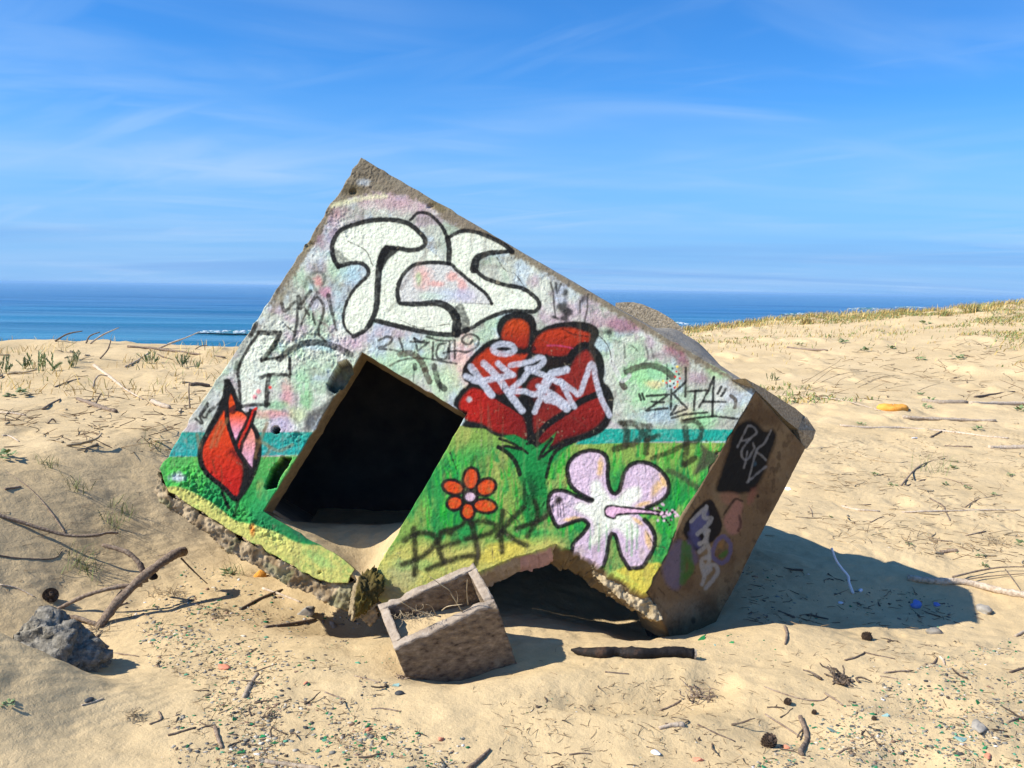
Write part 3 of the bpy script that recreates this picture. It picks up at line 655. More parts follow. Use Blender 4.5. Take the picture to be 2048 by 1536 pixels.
    # stem and leaves
    GR = (30, 132, 74); g6 = lambda *p: T(740, 880, p); s6 = lambda w, *p, **q: k.stroke(g6(*p), w * S, q.pop('col', BK), q.pop('soft', 2), q.pop('a', .95), wear=q.pop('wear', .15), **sw(q, S))
    k.fill(c((890, 1070), (980, 1060), (1080, 1110), (1150, 1160), (1220, 1120), (1310, 1040), (1280, 1120), (1230, 1190), (1340, 1150), (1460, 1125), (1350, 1200), (1270, 1300), (1230, 1400), (1200, 1536), (1080, 1536), (1050, 1400), (1000, 1300), (930, 1210), (850, 1165), (930, 1145), (1010, 1170)), GR, 3, .95, curve=False)
    k.fill(g6((1170, 280), (1380, 290), (1390, 500), (1350, 640), (1250, 660), (1180, 520), (1200, 400)), (26, 122, 66), 10, .85)
    k.blob(740 + 1260 * S, 880 + 400 * S, 14, 30, (30, 70, 48), .7); k.stroke(g6((1220, 120), (1210, 260), (1250, 420)), 6, (60, 165, 90), 3, .6)
    s6(34, (1010, 55), (1090, 105), (1150, 180), (1180, 270)); s6(26, (1010, 60), (1080, 50), (1190, 75)); s6(24, (1020, -10), (1110, 20), (1190, 70)); s6(20, (1190, 60), (1240, 105)); s6(26, (1240, 30), (1290, 10), (1330, 30)); s6(26, (1430, -10), (1370, 70), (1330, 150)); s6(28, (1620, 10), (1500, 60), (1430, 140), (1390, 290)); s6(26, (1360, 130), (1450, 60), (1560, 30)); s6(22, (1220, 310), (1215, 470), (1230, 500), a=.6)
    # small orange flower
    OR = (206, 78, 36)
    for (x, y, rx, ry, an) in [(795, 305, 62, 88, 0.1), (915, 372, 80, 66, -.5), (905, 520, 92, 56, .1), (770, 562, 54, 68, 0), (668, 497, 64, 56, -.3), (655, 372, 86, 56, .25)]:
        e = [(x + rx * math.cos(t) * math.cos(an) - ry * math.sin(t) * math.sin(an), y + rx * math.cos(t) * math.sin(an) + ry * math.sin(t) * math.cos(an)) for t in np.linspace(0, 2 * math.pi, 15)[:-1]]
        k.fill(g6(*e), OR, 2, .97, outline=BK, ow=6.5, wear=.2)
    e = [(790 + 52 * math.cos(t), 447 + 46 * math.sin(t)) for t in np.linspace(0, 2 * math.pi, 13)[:-1]]
    k.fill(g6(*e), (216, 190, 208), 2, 1, outline=BK, ow=7)
    s6(30, (800, 190), (830, 130), col=(60, 60, 40), a=.5)
    # hibiscus
    h7 = lambda *p: T(1060, 850, p); s7 = lambda w, *p, **q: k.stroke(h7(*p), w * S, q.pop('col', BK), q.pop('soft', 2), q.pop('a', .95), wear=q.pop('wear', .12), **sw(q, S))
    flower = [(490, 590), (420, 555), (330, 490), (298, 400), (298, 320), (345, 250), (430, 208), (520, 202), (590, 235), (615, 310), (612, 400), (628, 500), (660, 540), (700, 520), (722, 450), (745, 370), (795, 312), (870, 292), (960, 312), (1040, 372), (1090, 450), (1085, 540), (1020, 605), (920, 650), (850, 690), (900, 745), (955, 805), (985, 890), (970, 980), (920, 1070), (880, 1120), (780, 1130), (720, 1030), (692, 930), (672, 872), (642, 860), (622, 910), (610, 1000), (580, 1110), (440, 1060), (330, 990), (345, 930), (420, 850), (460, 790), (430, 752), (370, 752), (290, 782), (220, 800), (180, 740), (145, 650), (150, 570), (190, 522), (270, 520), (380, 565), (470, 598)]
    k.fill(h7(*flower), (208, 186, 208), 2, .97, wear=.1)
    for b in [(555, 330, 26, 80, .1), (1000, 500, 40, 90, .6), (900, 620, 70, 22, -.3), (330, 740, 80, 18, -.15), (850, 760, 60, 20, .6), (930, 900, 30, 80, -.2), (1050, 440, 24, 60, -.5)]:
        k.blob(1060 + b[0] * S, 850 + b[1] * S, b[2] * S, b[3] * S, (222, 186, 122), .75, b[4], rag=.2)
    k.fill(h7((480, 470), (540, 440), (590, 520), (660, 590), (760, 510), (860, 490), (870, 570), (800, 630), (780, 700), (830, 780), (860, 860), (780, 900), (690, 820), (600, 850), (520, 940), (470, 930), (500, 820), (480, 740), (400, 690), (350, 650), (400, 610), (480, 620)), (226, 230, 218), 10, .92)
    for b in [(400, 1000, 60, 60), (880, 1000, 30, 60)]: k.blob(1060 + b[0] * S, 850 + b[1] * S, b[2] * S, b[3] * S, (170, 160, 150), .5)
    for x in (470, 540, 600, 800, 840, 760): k.stroke(h7((x, 1000 + 30 * math.sin(x)), (x + 5, 860 + 20 * math.cos(x)), (x + 4, 780)), 5, (70, 160, 90), 3, .5, w1=2)
    s7(36, *flower[:24], w1=34); s7(36, *flower[25:32]); s7(34, *flower[31:39]); s7(34, *flower[40:], (490, 590))
    k.fill(h7((590, 690), (600, 650), (640, 636), (740, 648), (880, 662), (1050, 692), (1040, 706), (880, 697), (700, 706), (665, 735), (610, 722)), (220, 182, 208), 2, 1, outline=BK, ow=4.5)
    rg = np.random.default_rng(8)
    for i in range(44):
        x, y = 1075 + rg.normal() * 38, 700 + rg.normal() * 34
        k.blob(1060 + x * S, 850 + y * S, 3.0, 3.0, BK if i % 5 in (1, 3) else (222, 190, 212), .95, rag=.1)
    k.blob(1060 + 225 * S, 850 + 590 * S, 7, 8, (40, 36, 34), .9); s7(34, (220, 600), (160, 660), (60, 760), (-60, 800), col=(62, 56, 48), a=.6, soft=5)
    for x in (215, 235, 260): s7(8, (x, 620), (x + 8, 720), a=.7)
    # --- orange tulip on the left
    t3 = lambda *p: T(290, 620, p); s3 = lambda w, *p, **q: k.stroke(t3(*p), w * S, q.pop('col', BK), q.pop('soft', 2), q.pop('a', .95), wear=q.pop('wear', .12), **sw(q, S))
    k.fill(t3((650, 540), (670, 570), (700, 650), (750, 770), (790, 810), (850, 780), (890, 760), (860, 860), (850, 910), (890, 960), (910, 1080), (885, 1220), (830, 1360), (760, 1480), (710, 1505), (640, 1430), (480, 1300), (430, 1210), (430, 1090), (480, 980), (560, 830), (620, 690), (636, 600)), BK, 2, .97, curve=False)
    k.fill(t3((632, 790), (648, 900), (685, 1010), (725, 1110), (765, 1190), (770, 1290), (750, 1390), (715, 1465), (620, 1390), (500, 1275), (458, 1180), (455, 1095), (500, 1000), (570, 890)), (208, 80, 34), 4, .98, col2=(180, 40, 32))
    k.fill(t3((700, 1100), (790, 1200), (840, 1290), (800, 1400), (760, 1440), (775, 1300), (730, 1180), (670, 1120)), (40, 26, 26), 14, .85)
    k.fill(t3((678, 665), (705, 715), (716, 765), (690, 800), (664, 800), (660, 730)), (208, 84, 34), 3, .97)
    k.fill(t3((668, 812), (740, 800), (805, 852), (780, 920), (740, 970), (715, 1040), (682, 940)), (232, 96, 44), 3, .97, col2=(222, 176, 206))
    k.fill(t3((835, 925), (858, 965), (868, 1050), (852, 1170), (830, 1255), (775, 1150), (758, 1090), (800, 990)), (230, 150, 130), 3, .97, col2=(222, 178, 208))
    k.fill(t3((885, 775), (835, 890), (785, 1000), (752, 1100), (730, 1060), (775, 950), (820, 850), (850, 780)), (200, 50, 36), 2, .97)
    s3(26, (830, 790), (800, 880), (750, 980), (715, 1060)); s3(26, (870, 800), (830, 920), (770, 1040), (755, 1110)); s3(36, (640, 720), (650, 880), (690, 1010), (730, 1110), (800, 1210), (840, 1270)); s3(60, (690, 790), (740, 760), col=BK, a=.8)
    s3(24, (600, 1390), (620, 1470), (660, 1560)); s3(26, (740, 1480), (720, 1560), (700, 1620), a=.8)
    s3(40, (640, 560), (632, 660), (580, 800), (500, 950), (440, 1080), (440, 1200), (490, 1290), (620, 1400), (710, 1490), (770, 1440), (840, 1320), (885, 1200), (900, 1080), (880, 970), (845, 910)); s3(40, (655, 560), (700, 660), (740, 770))
    TN = (150, 118, 84)
    for p in [[(600, 880), (560, 960), (520, 1080)], [(650, 860), (590, 980), (560, 1070)], [(960, 890), (920, 1000), (880, 1100), (870, 1160)], [(870, 1030), (960, 1060), (980, 1110), (940, 1160)], [(980, 1080), (1060, 1110), (1160, 1060)], [(410, 980), (430, 1080)]]: s3(26, *p, col=TN, a=.5, soft=4)
    for p in [[(530, 1180), (560, 1290)], [(600, 1230), (610, 1380)]]: s3(12, *p, col=(90, 70, 50), a=.5, soft=3)
    # --- tags on the right
    c2 = lambda *p: T(1000, 500, p); s2 = lambda w, *p, **q: k.stroke(c2(*p), w * S, q.pop('col', (32, 34, 34)), q.pop('soft', 1.6), q.pop('a', .9), curve=q.pop('curve', False), wear=q.pop('wear', .2), **sw(q, S))
    for p in [[(1095, 1135), (1110, 1180)], [(1120, 1130), (1135, 1180)], [(1155, 1150), (1330, 1140), (1150, 1265), (1320, 1245)], [(1195, 1195), (1290, 1200)], [(1350, 1100), (1345, 1255)], [(1465, 930), (1460, 1155)], [(1460, 1045), (1360, 1130), (1475, 1250), (1345, 1300), (1390, 1225)], [(1480, 1115), (1640, 1105)], [(1540, 1110), (1525, 1260)], [(1685, 1000), (1640, 1110), (1570, 1235)], [(1685, 1000), (1672, 1310)], [(1600, 1195), (1775, 1195)], [(1715, 1130), (1745, 1075)], [(1745, 1150), (1780, 1090)], [(1350, 1325), (1460, 1295), (1630, 1280)], [(1450, 1340), (1560, 1320), (1700, 1310), (1870, 1330)]]:
        s2(20, *p)
    s2(28, (1820, 1150), (1855, 1180), (1850, 1240), col=(95, 88, 80), curve=True); s2(50, (1000, 960), (1080, 925), (1190, 910), (1290, 940), (1360, 1000), col=(70, 62, 56), curve=True, a=.8); s2(50, (960, 1055), (980, 1080), col=(75, 62, 58)); s2(34, (885, 790), (880, 880), (920, 960), (960, 1030), (1020, 990), col=(205, 205, 205), curve=True, a=.7); s2(16, (980, 750), (985, 850), a=.5); s2(24, (980, 930), (985, 980), a=.6); s2(10, (1315, 900), (1318, 1080), a=.7)
    s2(16, (1150, 760), (1165, 850), (1120, 900), curve=True, a=.5); s2(16, (1190, 770), (1210, 850), curve=True, a=.5); s2(14, (1040, 750), (1090, 800), a=.5)
    for (x, y, cl) in [(1395, 920, (230, 195, 80)), (1360, 932, (60, 80, 80)), (1390, 957, (215, 50, 50)), (1410, 977, (50, 55, 70)), (1380, 998, (215, 50, 50)), (1415, 1012, (215, 55, 55)), (1340, 1032, (215, 50, 50)), (1310, 1047, (215, 55, 55)), (1285, 1032, (230, 195, 80)), (1318, 1015, (40, 42, 46)), (1368, 1052, (35, 36, 40)), (1398, 1038, (215, 50, 50)), (1340, 1072, (35, 40, 40)), (1375, 1083, (215, 50, 50)), (1400, 1060, (232, 190, 90)), (1395, 1075, (230, 180, 110))]:
        k.blob(1000 + x * S, 500 + y * S, 2.6, 2.6, cl, .95, rag=.1)
    for (x, y, rx, ry) in [(440, 290, 10, 18), (520, 330, 9, 12), (480, 450, 14, 14), (530, 490, 10, 9), (650, 400, 9, 12), (430, 530, 9, 4), (510, 540, 8, 6), (850, 645, 17, 10)]:
        k.blob(1000 + x * S, 500 + y * S, rx, ry, (44, 46, 48), .85, .3, rag=1.0)
    for p in [[(400, 260), (420, 340)], [(440, 260), (450, 340), (480, 270)], [(690, 350), (690, 450), (665, 570)], [(420, 350), (435, 530)], [(630, 400), (630, 490)]]: s2(16, *p, a=.7)
    s2(14, (870, 700), (1000, 740), (1060, 770), a=.25)
    DB = (52, 46, 38)
    for w, p in [(56, [(970, 1370), (1000, 1440), (990, 1530)]), (50, [(950, 1365), (1060, 1370), (1120, 1440), (1060, 1520), (900, 1570)]), (50, [(1180, 1390), (1160, 1480), (1150, 1600)]), (40, [(1150, 1500), (1250, 1460)]), (30, [(1160, 1390), (1110, 1370)]), (40, [(1440, 1350), (1540, 1350), (1590, 1420), (1560, 1500), (1460, 1530), (1340, 1590), (1200, 1640)]), (50, [(1460, 1400), (1470, 1540), (1450, 1690)]), (50, [(1460, 1690), (1530, 1640)])]:
        s2(w, *p, col=DB, a=.8, soft=4, curve=True, wear=.4)
    k.fill(T(1060, 850, [(1345, 150), (1400, 190), (1480, 230), (1460, 290), (1370, 350), (1290, 390), (1320, 300), (1350, 220)]), (74, 66, 64), 7, .85)
    s7(40, (1085, 260), (1100, 380), (1110, 520), (1060, 600), col=(52, 48, 44), a=.35, soft=8); s7(44, (1090, 360), (1180, 400), (1310, 490), col=(74, 70, 60), a=.7, soft=5)
    # --- large word at the bottom
    for w, p in [(46, [(345, 700), (355, 850), (350, 1060)]), (44, [(270, 790), (370, 735), (480, 740), (520, 790), (470, 870), (370, 940), (255, 980)]), (44, [(640, 730), (560, 740), (540, 850), (580, 960)]), (40, [(560, 720), (690, 690), (750, 640)]), (40, [(540, 850), (700, 800)]), (44, [(450, 1020), (600, 960), (740, 920), (850, 910)]), (46, [(800, 650), (830, 780), (850, 900), (830, 980)]), (44, [(790, 660), (900, 640), (990, 680), (930, 740), (750, 780)]), (46, [(1045, 560), (1030, 700), (1040, 880)]), (46, [(1210, 530), (1120, 620), (1000, 760)]), (46, [(1060, 730), (1150, 790), (1230, 830)]), (40, [(1150, 700), (1240, 670), (1330, 640), (1400, 590)]), (40, [(1300, 480), (1320, 600), (1240, 760)])]:
        s6(w, *p, col=(44, 42, 32), a=.9, soft=6, wear=.25)
    # drips, hairline cracks, dirt runs and board marks
    for (x, y, l) in [(866, 668, 30), (905, 664, 22), (925, 655, 16), (1105, 1012, 22), (700, 525, 18), (958, 545, 14), (1062, 885, 16), (835, 1130, 20), (985, 1100, 24), (1290, 925, 20), (470, 985, 24), (1120, 720, 18), (1005, 770, 26), (1150, 760, 22)]:
        k.stroke([(x, y), (x + 1, y + l)], 2.0, (30, 30, 32), 1.5, .6, w1=.8)
    for pts in [[(985, 500), (1010, 540), (1030, 548), (1060, 590)], [(690, 480), (730, 500), (745, 530)], [(1180, 655), (1215, 690), (1225, 730)], [(560, 640), (590, 665), (620, 668)], [(1010, 1020), (1040, 1050), (1036, 1090)], [(900, 905), (915, 950), (905, 985)], [(1290, 1060), (1310, 1090), (1330, 1095)], [(800, 640), (840, 655), (900, 648)]]:
        k.stroke(pts, 1.6, (52, 48, 42), 1.2, .75, rough=1.6)
    run = smooth((fbm(gxx / 7, gyy / 90, 95, 3) - 0.12) / 0.4) * smooth((vnoise(gxx / 60, gyy / 80, 96) - .4) / .3)
    k.blend(full, (run * 0.28).astype(np.float32), lin((116, 106, 92)))
    q_ = (-(gxx - 722) * 0.507 + (gyy - 316) * 0.861); bm_ = np.exp(-((np.mod(q_ + 3 * n_lo, 52) - 26) / 1.1) ** 2)
    k.blend(full, (bm_ * 0.20 * smooth(n_lo * 2 + .6)).astype(np.float32), lin((96, 90, 80)))
    # pits and chips all over
    pits = smooth((vnoise(gxx / 3.2, gyy / 3.2, 77) - 0.86) / 0.08) * smooth((vnoise(gxx / 40, gyy / 40, 78) - 0.35) / 0.4)
    k.blend(full, (pits * 0.55).astype(np.float32), lin((96, 88, 76)))
    chip = smooth((fbm(gxx / 9, gyy / 9, 91, 4) - 0.50) / 0.10) * smooth((vnoise(gxx / 70, gyy / 70, 92) - 0.4) / 0.4)
    k.blend(full, (chip * 0.5).astype(np.float32), lin((150, 142, 122)))
    im[:] = np.maximum(im, 1e-4) ** 1.16 * np.array([1.20, 1.18, 1.06], dtype=np.float32); im *= (1 + 0.06 * n_sp[..., None] + 0.05 * n_hi[..., None]); np.clip(im, 0.008, 0.84, out=im)
    return im
def paint_side():
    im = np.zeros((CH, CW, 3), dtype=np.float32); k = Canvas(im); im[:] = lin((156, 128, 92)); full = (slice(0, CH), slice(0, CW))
    def layer(col, sx, sy, seed, lo, hi, a):
        f = fbm(gxx / sx, gyy / sy, seed, 4); k.blend(full, (smooth((f - lo) / (hi - lo)) * a).astype(np.float32), lin(col))
    layer((120, 92, 62), 40, 50, 31, 0.0, .4, .6); layer((182, 158, 118), 30, 60, 32, 0.05, .45, .5); layer((84, 64, 44), 10, 16, 33, .25, .5, .5)
    c = lambda *p: T(1280, 820, p, 380 / 2048); s = lambda w, *p, **q: k.stroke(c(*p), w * .1855, q.pop('col', (205, 205, 200)), q.pop('soft', 2.5), q.pop('a', .85), wear=.35, **sw(q, .1855))
    k.blob(1280 + 1350 * .1855, 820 + 80 * .1855, 50, 22, (110, 84, 56), .7)
    k.fill(c((1100, 130), (1230, 120), (1340, 220), (1440, 210), (1470, 300), (1400, 500), (1330, 700), (1230, 860), (1080, 900), (860, 890), (820, 840), (880, 650), (960, 420), (1000, 250)), (22, 21, 20), 8, .97)
    for p in [[(1160, 170), (1220, 180), (1255, 240), (1210, 290), (1160, 320), (1100, 330)], [(1150, 190), (1100, 300), (1050, 400)], [(1180, 320), (1100, 420), (1100, 510), (1160, 530), (1230, 420), (1220, 360)], [(1160, 450), (1140, 540), (1120, 620)], [(1410, 220), (1340, 360), (1250, 450), (1170, 770)], [(1260, 460), (1310, 490), (1360, 540)], [(1150, 780), (1250, 700), (1360, 610)]]: s(22, *p, a=.55)
    k.blob(1280 + 1240 * .1855, 820 + 580 * .1855, 4, 6, (90, 130, 150), .5)
    k.fill(c((870, 900), (1000, 890), (1070, 930), (1040, 1000), (960, 1030), (880, 980)), (192, 140, 112), 8, .75)
    k.fill(c((1060, 970), (1110, 1020), (1090, 1130), (1090, 1250), (1050, 1330), (960, 1330), (900, 1200), (960, 1080), (1010, 1000)), (208, 150, 130), 7, .85)
    s(22, (1100, 980), (1030, 960), (960, 1050), (900, 1130), col=(60, 48, 40)); s(30, (1070, 1140), (1085, 1220), (1060, 1300), col=(70, 40, 40), a=.7); k.blob(1280 + 1200 * .1855, 820 + 930 * .1855, 9, 20, (190, 120, 100), .6, .4)
    k.blob(1280 + 1270 * .1855, 820 + 930 * .1855, 3.5, 4, (30, 25, 20), .9)
    k.fill(c((750, 960), (820, 1040), (860, 1140), (890, 1250), (840, 1360), (700, 1480), (600, 1520), (500, 1400), (470, 1270), (560, 1120), (640, 1030)), (28, 27, 28), 4, .95)
    k.fill(c((700, 1060), (740, 1130), (720, 1230), (640, 1330), (560, 1340), (540, 1250), (580, 1160)), (120, 122, 168), 6, .9)
    k.fill(c((520, 1320), (620, 1340), (660, 1470), (620, 1490), (560, 1430)), (110, 110, 160), 8, .8)
    for p in [[(555, 1200), (640, 1110), (715, 1040)], [(715, 1040), (690, 1160), (770, 1170), (700, 1270), (620, 1340)], [(720, 1300), (690, 1420), (640, 1440)], [(700, 1330), (740, 1300)]]: s(42, *p, a=.85)
    d = lambda *p: T(1240, 1020, p, 400 / 2048); s8 = lambda w, *p, **q: k.stroke(d(*p), w * .195, q.pop('col', (205, 200, 188)), q.pop('soft', 3), q.pop('a', .85), wear=.3, **sw(q, .195))
    for p in [[(900, 210), (880, 310), (820, 350)], [(810, 430), (870, 380), (890, 340), (920, 430), (910, 500)], [(840, 500), (920, 480), (900, 560), (860, 570), (830, 520)], [(830, 560), (860, 680), (840, 760)], [(870, 620), (960, 560), (1000, 620), (960, 700), (880, 800)], [(870, 660), (930, 610)]]: s8(42, *p)
    k.fill(d((560, 330), (640, 320), (650, 500), (640, 720), (580, 820), (500, 780), (450, 690), (440, 580), (490, 450)), (140, 128, 152), 9, .85)
    k.fill(d((680, 310), (740, 340), (800, 500), (760, 560), (700, 480), (660, 420)), (128, 118, 150), 8, .7)
    for p in [[(660, 340), (650, 450), (645, 620), (640, 740)], [(700, 380), (710, 500), (730, 600), (680, 680)]]: s8(60, *p, col=(82, 140, 58), a=.8, soft=5)
    s8(42, (1050, 270), (980, 330), (950, 450), (990, 520), (1060, 540), (1120, 460), (1130, 350), (1070, 270), col=(128, 120, 160)); k.fill(d((1010, 470), (1080, 410), (1110, 430), (1060, 490)), (90, 140, 60), 4, .8)
    k.blob(1240 + 1040 * .195, 1020 + 350 * .195, 8, 12, (190, 140, 80), .7); s8(14, (280, 870), (420, 990), (560, 1140), col=(70, 60, 48), a=.6); s8(12, (390, 800), (470, 880), col=(60, 48, 34), a=.7); s8(12, (560, 830), (800, 1000), (860, 1060), col=(90, 76, 56), a=.5)
    k.blob(1240 + 750 * .195, 1020 + 1130 * .195, 5, 7, (40, 34, 28), .8); k.blob(1350, 1215, 60, 24, (178, 160, 130), .5)
    pits = smooth((vnoise(gxx / 2.6, gyy / 2.6, 79) - 0.87) / 0.08); k.blend(full, (pits * .5).astype(np.float32), lin((60, 46, 34)))
    im *= (1 + 0.10 * n_sp[..., None] + 0.10 * n_hi[..., None]); np.clip(im, 0.012, 0.8, out=im); return im
def sample(img, px, py):
    x = np.clip(px - CX0, 0, CW - 1.01); y = np.clip(py - CY0, 0, CH - 1.01)
    xi = x.astype(int); yi = y.astype(int); fx = (x - xi); fy = (y - yi)
    if img.ndim == 3: fx = fx[:, None]; fy = fy[:, None]
    return (img[yi, xi] * (1 - fx) + img[yi, xi + 1] * fx) * (1 - fy) + (img[yi + 1, xi] * (1 - fx) + img[yi + 1, xi + 1] * fx) * fy

M_WALL = mat_attr("painted_concrete", 0.85, ((150, 0.45, 0.005), (40, 0.25, 0.008)), 0.15, 0.12, 60)
M_CONC = mat_noise("raw_concrete", [(0.25, (0.16, 0.135, 0.10)), (0.5, (0.27, 0.235, 0.175)), (0.75, (0.36, 0.32, 0.25))], 14, 0.92, ((60, 0.6, 0.01), (220, 0.5, 0.004)))
M_DARKC = mat_noise("inner_concrete", [(0.3, (0.05, 0.045, 0.04)), (0.7, (0.09, 0.08, 0.065))], 5, 0.95, ((30, 0.5, 0.02),))  # darker copy of the concrete, the room's shade put into its colour

def plate(name, poly, P, n, e1, e2, step, relief, colour, mat, parent, thick, flare=None, seg=7, rough_rim=None, rimcol=None, dent=None, wob=0.0):
    """a slab of wall: a dense front sheet cut to the outline, its edges drawn back to a thickness"""
    U = np.array([[(on_plane(x, y, P, n) - P) @ e1, (on_plane(x, y, P, n) - P) @ e2] for x, y in poly])
    us = np.arange(U[:, 0].min() - step, U[:, 0].max() + 2 * step, step); vs_ = np.arange(U[:, 1].min() - step, U[:, 1].max() + 2 * step, step)
    X, Y = np.meshgrid(us, vs_); nx, ny = len(us), len(vs_)
    wx = wob * fbm(X * 22, Y * 22, 14, 4); wy = wob * fbm(X * 22 + 40, Y * 22, 15, 4)
    ic = inside((X + wx)[:-1, :-1] + step / 2, (Y + wy)[:-1, :-1] + step / 2, U)
    jj, ii = np.nonzero(ic); q = jj * nx + ii
    Fc = np.stack([q, q + 1, q + 1 + nx, q + nx], 1)
    used = np.unique(Fc); remap = -np.ones(nx * ny, dtype=np.int64); remap[used] = np.arange(len(used)); Fc = remap[Fc]
    x = X.ravel()[used]; y = Y.ravel()[used]
    # boundary edges (half-edges without a twin)
    E = np.concatenate([Fc[:, [0, 1]], Fc[:, [1, 2]], Fc[:, [2, 3]], Fc[:, [3, 0]]]); N = len(used)
    key = E[:, 0] * N + E[:, 1]; rev = E[:, 1] * N + E[:, 0]; B = E[~np.isin(key, rev)]
    bv = np.unique(B)
    if not wob:
        bx, by = x[bv], y[bv]; best = np.full(len(bv), 1e9); nxp = bx.copy(); nyp = by.copy()
        for i in range(len(U)):
            a, b = U[i], U[(i + 1) % len(U)]; v = b - a; t = np.clip(((bx - a[0]) * v[0] + (by - a[1]) * v[1]) / (v @ v + 1e-12), 0, 1)
            cxp, cyp = a[0] + t * v[0], a[1] + t * v[1]; d = (bx - cxp) ** 2 + (by - cyp) ** 2; m_ = d < best
            best = np.where(m_, d, best); nxp = np.where(m_, cxp, nxp); nyp = np.where(m_, cyp, nyp)
        x[bv] = nxp; y[bv] = nyp
    W = P[None] + x[:, None] * e1 + y[:, None] * e2
    px, py = project(W)
    depth = -relief(x, y, px, py)
    if dent is not None: depth = depth + dent(px, py)
    V = W + depth[:, None] * n
    cols = colour(px, py, x, y)
    # outward direction at the rim
    out = np.zeros((N, 2))
    for a, b in ((0, 1), (1, 0)):
        t = np.stack([x[B[:, 1]] - x[B[:, 0]], y[B[:, 1]] - y[B[:, 0]]], 1); o = np.stack([t[:, 1], -t[:, 0]], 1); np.add.at(out, B[:, a], o)
    ob = out[bv]; ob /= np.linalg.norm(ob, axis=1)[:, None] + 1e-9
    fl = flare(px[bv], py[bv]) if flare else np.zeros(len(bv)); rr = rough_rim(px[bv], py[bv]) if rough_rim else np.zeros(len(bv))
    ring = {0: bv}; VV = [V]; CC = [cols]; tot = N; idx = -np.ones(N, dtype=np.int64); idx[bv] = np.arange(len(bv)); FF = [Fc]; prev = bv
    for s in range(1, seg + 1):
        t = s / seg; z = thick * t
        nn = noise3(np.stack([x[bv] * 1.0, y[bv], np.full(len(bv), z)], 1), 26, 5, 4); n2 = noise3(np.stack([x[bv], y[bv], np.full(len(bv), z + 3)], 1), 80, 8, 3)
        sh = fl * t ** 0.8 + rr * (0.030 * nn + 0.010 * n2)
        p = P[None] + (x[bv] + ob[:, 0] * sh)[:, None] * e1 + (y[bv] + ob[:, 1] * sh)[:, None] * e2 + (z + depth[bv] * (1 - t) ** 2 + rr * 0.015 * n2)[:, None] * n
        VV.append(p); cur = tot + np.arange(len(bv)); tot += len(bv)
        rc = rimcol(px[bv], py[bv], t) if rimcol else np.tile(lin((150, 132, 100)), (len(bv), 1))
        CC.append(rc * (1 + 0.35 * nn[:, None] + 0.25 * n2[:, None])); a = idx[B[:, 0]]; b = idx[B[:, 1]]
        FF.append(np.stack([prev[b], prev[a], cur[a], cur[b]], 1)); prev = cur
    me = mesh_from(name, np.vstack(VV), np.vstack(FF), mat, True, np.clip(np.vstack(CC), 0.01, 0.85))
    return add_obj(name, me, parent)

bunker = empty("painted_bunker", tuple(on_plane(1000, 1250) * np.array([1, 1, 0])))
tag(bunker, "tilted concrete bunker half sunk in the sand, covered with flower murals and graffiti", "bunker")
bunker.matrix_world = Matrix.Translation(bunker.location)
INV = -np.array(bunker.location)
def attach(o, root):
    o.parent = root; o.matrix_parent_inverse = root.matrix_world.inverted(); return o

IMG = paint_front()
# recess depth map
DEP = np.zeros((CH, CW), dtype=np.float32)
def dent_poly(pts, d, soft=1.5, rough=2.0):
    P = np.asarray(pts, dtype=float); dd, _ = seg_dist(gxx, gyy, P, True); ins = inside(gxx, gyy, P); sd = np.where(ins, dd, -dd)
    np.maximum(DEP, (np.clip((sd - n_hi * rough) / soft, 0, 1) * d * (1 + 0.3 * n_lo)), out=DEP)
REC1 = [(677, 726), (693, 720), (704, 729), (704, 739), (694, 757), (689, 767), (669, 789), (658, 779), (654, 768), (662, 753)]
REC2 = [(563, 913), (584, 915), (575, 935), (560, 955), (554, 975), (534, 979), (528, 973), (544, 937), (558, 922)]
dent_poly(REC1, 0.13); dent_poly(REC2, 0.15)
HOLE = [(552 + 8.5 * math.cos(t), 860 + 8.0 * math.sin(t)) for t in np.linspace(0, 6.28, 16)[:-1]]
dent_poly(HOLE, 0.20, 1.0, 0.2)
for (x, y, r, d) in [(706, 383, 10, .02), (860, 412, 8, .012), (640, 1146, 5, .03), (620, 490, 12, .012), (700, 765, 8, .05), (930, 826, 5, .02), (1437, 905, 6, .02), (1349, 1078, 7, .02), (600, 870, 9, .012)]:
    dent_poly([(x + r * math.cos(t), y + r * 0.7 * math.sin(t)) for t in np.linspace(0, 6.28, 10)[:-1]], d, 4, 4)
IMG[DEP > 0.04] = IMG[DEP > 0.04] * 0.25 + lin((58, 50, 40)) * 0.75  # recess and hole insides painted darker: their shade put into the wall colour
ROUGH = np.ones((CH, CW), dtype=np.float32)
for (x, y, rx, ry, a, v) in [(390, 965, 45, 30, .6, 2.6), (450, 1010, 60, 18, .55, 2.6), (540, 1070, 50, 14, .55, 2.4), (590, 880, 24, 24, 0, 1.6), (600, 690, 120, 60, 0, 1.2), (660, 440, 60, 30, .5, 1.1), (1100, 1000, 60, 40, 0, .8), (730, 350, 60, 40, 0, .9)]:
    ca, sa = math.cos(a), math.sin(a); u = ((gxx - x) * ca + (gyy - y) * sa) / rx; v_ = (-(gxx - x) * sa + (gyy - y) * ca) / ry
    ROUGH += v * np.exp(-(u * u + v_ * v_))
def relief_front(x, y, px, py):
    r = sample(ROUGH, px, py)
    a = fbm(x * 48, y * 48, 1, 3); b = fbm(x * 14, y * 14, 4, 3); c_ = fbm(x * 110, y * 110, 6, 2)
    crust = np.clip(fbm(x * 60, y * 60, 9, 2), 0, 1)
    return r * (0.0015 * a + 0.0018 * c_) + 0.0022 * b + (r - 1) * 0.006 * crust
